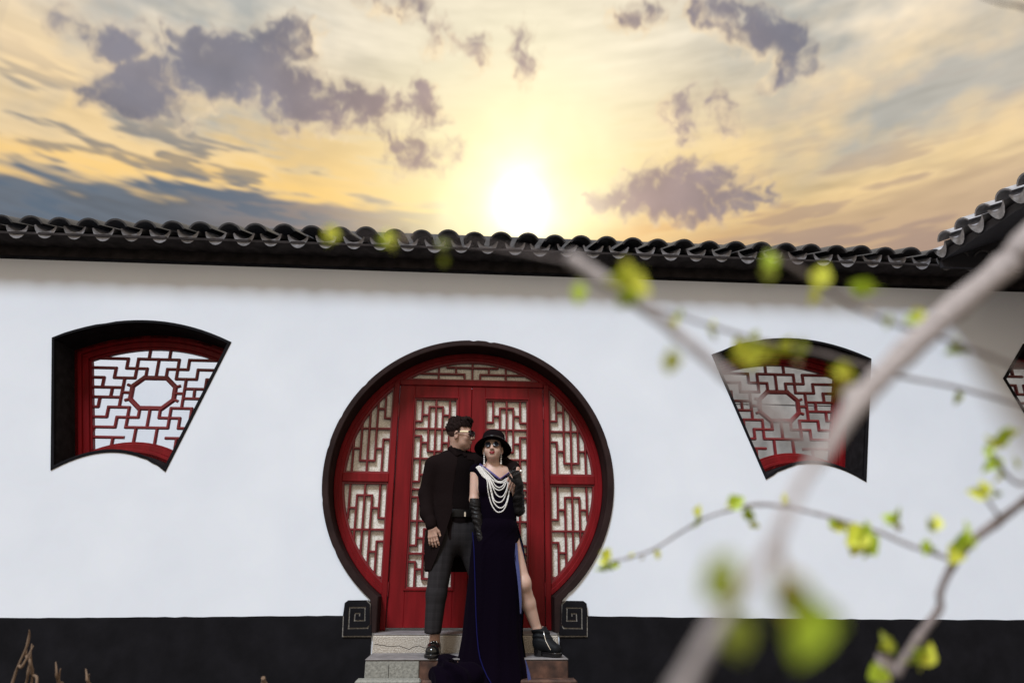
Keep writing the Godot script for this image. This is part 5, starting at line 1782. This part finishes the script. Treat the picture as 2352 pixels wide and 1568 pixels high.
func build_tree() -> void:
	var root := Vector3(1.02, 0, 4.98)
	var t := thing("crabapple_tree", "pale grey branch slanting up to the right with young leaves, nearest the camera", "tree", root)
	limb(t, "trunk", [[root, 0.062], [root + Vector3(0.02, 0.6, 0.0), 0.05], [root + Vector3(-0.02, 1.15, -0.02), 0.042], [root + Vector3(-0.03, 1.55, -0.06), 0.034]], M.pale_bark, 16)
	var fork := root + Vector3(-0.03, 1.50, -0.06)
	limb(t, "branch", [[fork, 0.020], [2430, 490, 0.60, 66], [2310, 610, 0.56, 64], [2200, 700, 0.52, 66], [2080, 810, 0.48, 62], [1978, 915, 0.44, 60], [1900, 1030, 0.35, 34], [1840, 1110, 0.31, 28], [1782, 1236, 0.27, 28], [1700, 1360, 0.25, 34], [1640, 1450, 0.24, 44], [1560, 1590, 0.235, 52], [1500, 1720, 0.23, 48]], M.pale_bark, 16)
	limb(t, "branch_stub", [[1990, 915, 0.45, 40], [1962, 905, 0.445, 46], [1950, 908, 0.44, 40]], M.pale_bark, 10)
	limb(t, "twig", [[1800, 1180, 0.37, 26], [1790, 1250, 0.33, 26], [1800, 1320, 0.26, 30], [1830, 1380, 0.22, 22]], M.pale_bark, 8)
	limb(t, "twig", [[1880, 1050, 0.41, 30], [1800, 975, 0.41, 34], [1660, 855, 0.42, 32], [1560, 770, 0.43, 30], [1480, 705, 0.44, 34], [1390, 645, 0.46, 38], [1310, 592, 0.48, 40]], M.pale_bark, 10)
	limb(t, "twig", [[1330, 604, 0.48, 14], [1100, 560, 0.50, 7], [890, 545, 0.52, 5], [757, 532, 0.54, 4]], M.twig_bark, 6)
	limb(t, "twig", [[fork + Vector3(0, -0.25, 0), 0.012], [2480, 970, 0.78, 12], [2352, 932, 0.74, 12], [2200, 890, 0.70, 12], [2060, 862, 0.66, 13], [1900, 815, 0.64, 12], [1760, 785, 0.62, 11], [1640, 750, 0.60, 11], [1550, 722, 0.58, 11], [1495, 704, 0.56, 10]], M.twig_bark, 8)
	limb(t, "twig", [[fork + Vector3(0, -0.18, 0), 0.012], [2480, 910, 0.62, 16], [2352, 850, 0.60, 16], [2230, 800, 0.58, 16], [2130, 765, 0.57, 16], [2040, 738, 0.55, 17], [1950, 695, 0.53, 18], [1880, 650, 0.51, 18], [1820, 610, 0.50, 17], [1765, 575, 0.49, 14]], M.twig_bark, 8)
	limb(t, "twig", [[fork + Vector3(-0.01, 0.02, 0), 0.008], [2480, 60, 0.7, 14], [2352, 16, 0.7, 12], [2300, 6, 0.7, 10], [2255, -8, 0.7, 7]], M.twig_bark, 8)
	var G: Material = M.leaf_green
	var Y: Material = M.leaf_yellow
	var O: Material = M.leaf_olive
	for q in [
		[1425, 640, 74, 250, .42, Y], [1470, 655, 78, 110, .42, Y], [1440, 618, 56, 20, .43, Y], [1452, 672, 60, 160, .43, G], [1330, 674, 50, 190, .45, G], [1540, 832, 66, 178, .43, Y], [1432, 690, 46, 215, .44, O],
		[1548, 738, 32, 30, .57, Y], [1562, 722, 24, 150, .57, G], [1636, 748, 28, 10, .60, Y], [1640, 770, 22, 175, .6, O], [1700, 790, 40, 330, .61, Y], [1735, 768, 26, 20, .62, O],
		[1708, 812, 58, 250, .44, Y], [1748, 806, 62, 80, .45, Y], [1730, 796, 50, 10, .45, O], [1728, 828, 50, 200, .45, Y], [1806, 790, 46, 50, .5, Y], [1836, 802, 48, 200, .5, O], [1772, 826, 28, 170, .5, Y],
		[1928, 848, 46, 240, .47, Y], [1944, 856, 44, 120, .46, Y], [1930, 893, 70, 185, .46, M.leaf_bronze], [1836, 832, 20, 100, .5, M.bud_pink],
		[1770, 597, 46, 350, .48, G], [1768, 628, 44, 180, .48, O], [1888, 632, 54, 15, .5, Y], [1868, 678, 50, 195, .5, Y], [1982, 657, 56, 285, .5, G], [1975, 668, 44, 100, .5, G], [1995, 713, 28, 80, .52, M.bud_pink], [2040, 738, 32, 200, .53, O], [2112, 724, 46, 60, .55, Y], [2096, 732, 34, 260, .55, G],
		[2200, 786, 40, 40, .58, O], [2186, 804, 34, 240, .58, G], [2214, 806, 26, 100, .58, O], [2200, 914, 34, 190, .7, O],
		[760, 533, 42, 10, .53, Y], [752, 545, 28, 190, .53, O], [893, 545, 46, 340, .52, Y], [880, 552, 30, 200, .52, G], [1018, 560, 26, 100, .51, O], [1020, 600, 24, 180, .51, O], [930, 540, 22, 60, .52, M.bud_pink],
		[1655, 1330, 120, 350, .22, O], [1668, 1310, 90, 20, .22, O], [1640, 1350, 80, 220, .22, G], [1812, 1372, 125, 170, .215, M.leaf_bronze], [1830, 1380, 150, 150, .215, O], [1862, 1440, 175, 165, .21, G], [1884, 1430, 130, 140, .21, G], [1850, 1460, 140, 190, .205, G], [1686, 1470, 120, 170, .24, O], [1700, 1455, 90, 150, .24, O], [1692, 1355, 40, 110, .24, M.leaf_bronze],
	]:
		leaf(t, q[0], q[1], q[2], q[3], q[4], q[5])

func build_shrub() -> void:
	var root := near_at(2030, 1640, 0.72)
	root.y = 0
	var t := thing("garden_shrub", "slender shrub stem with small green leaf tufts rising at the lower right", "shrub", root)
	limb(t, "stem", [[root, 0.012], [root + Vector3(0.01, 0.3, 0), 0.011], [2035, 1600, 0.70, 44], [2060, 1545, 0.70, 36], [2110, 1465, 0.70, 30], [2158, 1398, 0.70, 24], [2160, 1362, 0.70, 22], [2185, 1305, 0.70, 24], [2230, 1245, 0.70, 28], [2290, 1200, 0.70, 28], [2352, 1152, 0.69, 26], [2450, 1080, 0.68, 22], [2600, 980, 0.68, 12]], M.twig_bark, 10)
	limb(t, "twig", [[2196, 1290, 0.70, 14], [2150, 1272, 0.71, 14], [2090, 1252, 0.72, 13], [2020, 1222, 0.74, 13], [1950, 1200, 0.76, 12], [1880, 1180, 0.78, 12], [1800, 1163, 0.8, 13], [1740, 1158, 0.82, 14], [1690, 1168, 0.83, 10], [1620, 1190, 0.85, 8], [1560, 1225, 0.88, 8], [1500, 1262, 0.9, 8], [1440, 1282, 0.92, 7], [1390, 1292, 0.94, 6]], M.twig_bark, 8)
	limb(t, "twig", [[2300, 1192, 0.70, 12], [2270, 1150, 0.70, 10], [2250, 1130, 0.7, 8]], M.twig_bark, 6)
	limb(t, "twig", [[2420, 1100, 0.69, 14], [2340, 1110, 0.68, 13], [2290, 1060, 0.66, 12], [2270, 1020, 0.65, 8]], M.twig_bark, 6)
	var G: Material = M.leaf_green
	var Y: Material = M.leaf_yellow
	var O: Material = M.leaf_olive
	for q in [
		[1378, 1306, 36, 215, .94, G], [1402, 1302, 30, 140, .94, G], [1394, 1272, 32, 20, .94, Y], [1415, 1296, 26, 100, .93, G], [1384, 1290, 26, 280, .94, Y], [1510, 1274, 22, 160, .9, Y], [1450, 1276, 18, 30, .92, Y], [1474, 1282, 14, 200, .92, M.bud_pink],
		[1600, 1198, 34, 200, .86, G], [1604, 1172, 28, 10, .86, Y], [1692, 1152, 42, 60, .83, G], [1684, 1160, 30, 280, .83, Y], [1722, 1186, 44, 170, .82, G], [1734, 1206, 28, 150, .82, Y], [1716, 1176, 28, 250, .82, O], [1800, 1144, 26, 10, .8, Y], [1808, 1152, 22, 120, .8, O],
		[1924, 1206, 40, 250, .77, Y], [1912, 1196, 24, 320, .77, G], [1968, 1232, 66, 240, .74, Y], [1986, 1226, 64, 20, .74, G], [1996, 1250, 60, 150, .74, G], [1966, 1256, 50, 200, .74, Y], [1990, 1268, 44, 170, .74, G], [1958, 1218, 40, 290, .75, O],
		[2056, 1184, 48, 40, .73, G], [2044, 1192, 36, 300, .73, G], [2064, 1212, 20, 180, .73, M.leaf_bronze], [2152, 1196, 46, 30, .7, Y], [2140, 1206, 32, 330, .7, O], [2128, 1258, 38, 200, .71, G], [2146, 1260, 30, 110, .71, G], [2222, 1226, 66, 40, .69, G], [2206, 1246, 64, 220, .69, G], [2194, 1272, 54, 215, .69, Y], [2230, 1244, 48, 60, .69, O], [2188, 1288, 38, 200, .7, Y],
		[2246, 1132, 44, 280, .7, Y], [2262, 1118, 36, 340, .7, Y], [2296, 1134, 40, 120, .69, O], [2284, 1058, 44, 340, .67, G], [2272, 1072, 36, 230, .67, G], [2296, 1090, 44, 200, .67, Y], [2306, 998, 52, 50, .65, G], [2286, 1014, 44, 290, .65, Y], [2270, 1034, 30, 220, .65, G], [2334, 1060, 30, 10, .66, O], [2326, 992, 36, 80, .65, Y],
		[2040, 1476, 48, 330, .70, O], [2032, 1484, 40, 200, .70, Y], [2118, 1506, 64, 130, .69, G], [2132, 1502, 56, 30, .69, Y], [2100, 1512, 50, 230, .69, O], [2016, 1545, 50, 340, .69, G], [2028, 1556, 44, 190, .69, Y],
	]:
		leaf(t, q[0], q[1], q[2], q[3], q[4], q[5])

func build_weeds() -> void:
	var labels := ["tall dry brown weed stalks at the lower left corner", "short thin dry stalk second from the left, low against black base", "third dry stalk from the left, a single bent blade", "small blunt dry stem tip low near the steps"]
	var sets := [
		[[[20, 1590], [62, 1480], [66, 1446]], [[50, 1600], [64, 1540], [72, 1478]], [[66, 1590], [68, 1520], [58, 1502], [66, 1450]], [[30, 1560], [50, 1530], [76, 1482]], [[78, 1590], [72, 1545], [70, 1500]]],
		[[[126, 1600], [129, 1550], [127, 1520]], [[140, 1600], [134, 1565], [138, 1535]]],
		[[[198, 1600], [199, 1560], [196, 1536]], [[203, 1600], [201, 1570], [204, 1548]]],
		[[[605, 1600], [606, 1572], [604, 1556]]],
	]
	for i in 4:
		var z := 2.6
		var first: Vector3 = at(sets[i][0][0][0], 1560, z)
		var t := thing("dry_weed", labels[i], "weed", Vector3(first.x, 0, z), "dry weeds in front of the wall")
		for s in sets[i]:
			var pts := []
			var b0: Vector3 = at(s[0][0], s[0][1], z)
			pts.append([Vector3(first.x + (b0.x - first.x) * 0.3, 0, z), 0.006])
			for q in s: pts.append([at(q[0], q[1], z + rng.randf_range(-0.03, 0.03)), 0.0052 if i < 3 else 0.012])
			pts[-1][1] = 0.002 if i < 3 else 0.008
			limb(t, "stalk", pts, M.dry_stalk, 6)

func _ready() -> void:
	rng.seed = 20
	var cam := Camera3D.new()
	cam.name = "camera"
	cam.transform = Transform3D(cam_basis, cam_pos)
	cam.near = 0.02
	cam.far = 1500.0
	var lens := CameraAttributesPhysical.new()
	lens.frustum_focal_length = 24.0
	lens.frustum_near = 0.02
	lens.frustum_far = 1500.0
	lens.frustum_focus_distance = 5.3
	lens.exposure_aperture = 1.9
	cam.attributes = lens
	add_child(cam)
	cam.current = true
	var env := Environment.new()
	env.background_mode = Environment.BG_SKY
	env.sky = Sky.new()
	env.sky.sky_material = make_sky()
	env.tonemap_mode = Environment.TONE_MAPPER_LINEAR
	env.tonemap_exposure = 2.1
	env.background_energy_multiplier = 0.50
	env.sdfgi_enabled = true
	env.ssao_enabled = true
	env.ssil_enabled = true
	var we := WorldEnvironment.new()
	we.name = "environment"
	we.environment = env
	add_child(we)
	var sun := DirectionalLight3D.new()
	sun.name = "daylight"
	sun.light_color = Color(0.90, 0.95, 1.0)
	sun.light_energy = 0.5
	sun.light_angular_distance = 15.0
	sun.shadow_enabled = true
	sun.look_at_from_position(Vector3(-2.3, 6.3, 4.4), Vector3.ZERO)
	add_child(sun)
	make_materials()
	people_materials()
	tree_materials()
	cloth_noise.frequency = 0.01
	cloth_noise.seed = 12
	cloth_noise.fractal_octaves = 3
	unit_bar = bar_mesh()
	build_ground()
	build_wall()
	build_windows()
	build_door()
	build_steps()
	build_corridor()
	build_house()
	build_man()
	build_woman()
	build_tree()
	build_shrub()
	build_weeds()
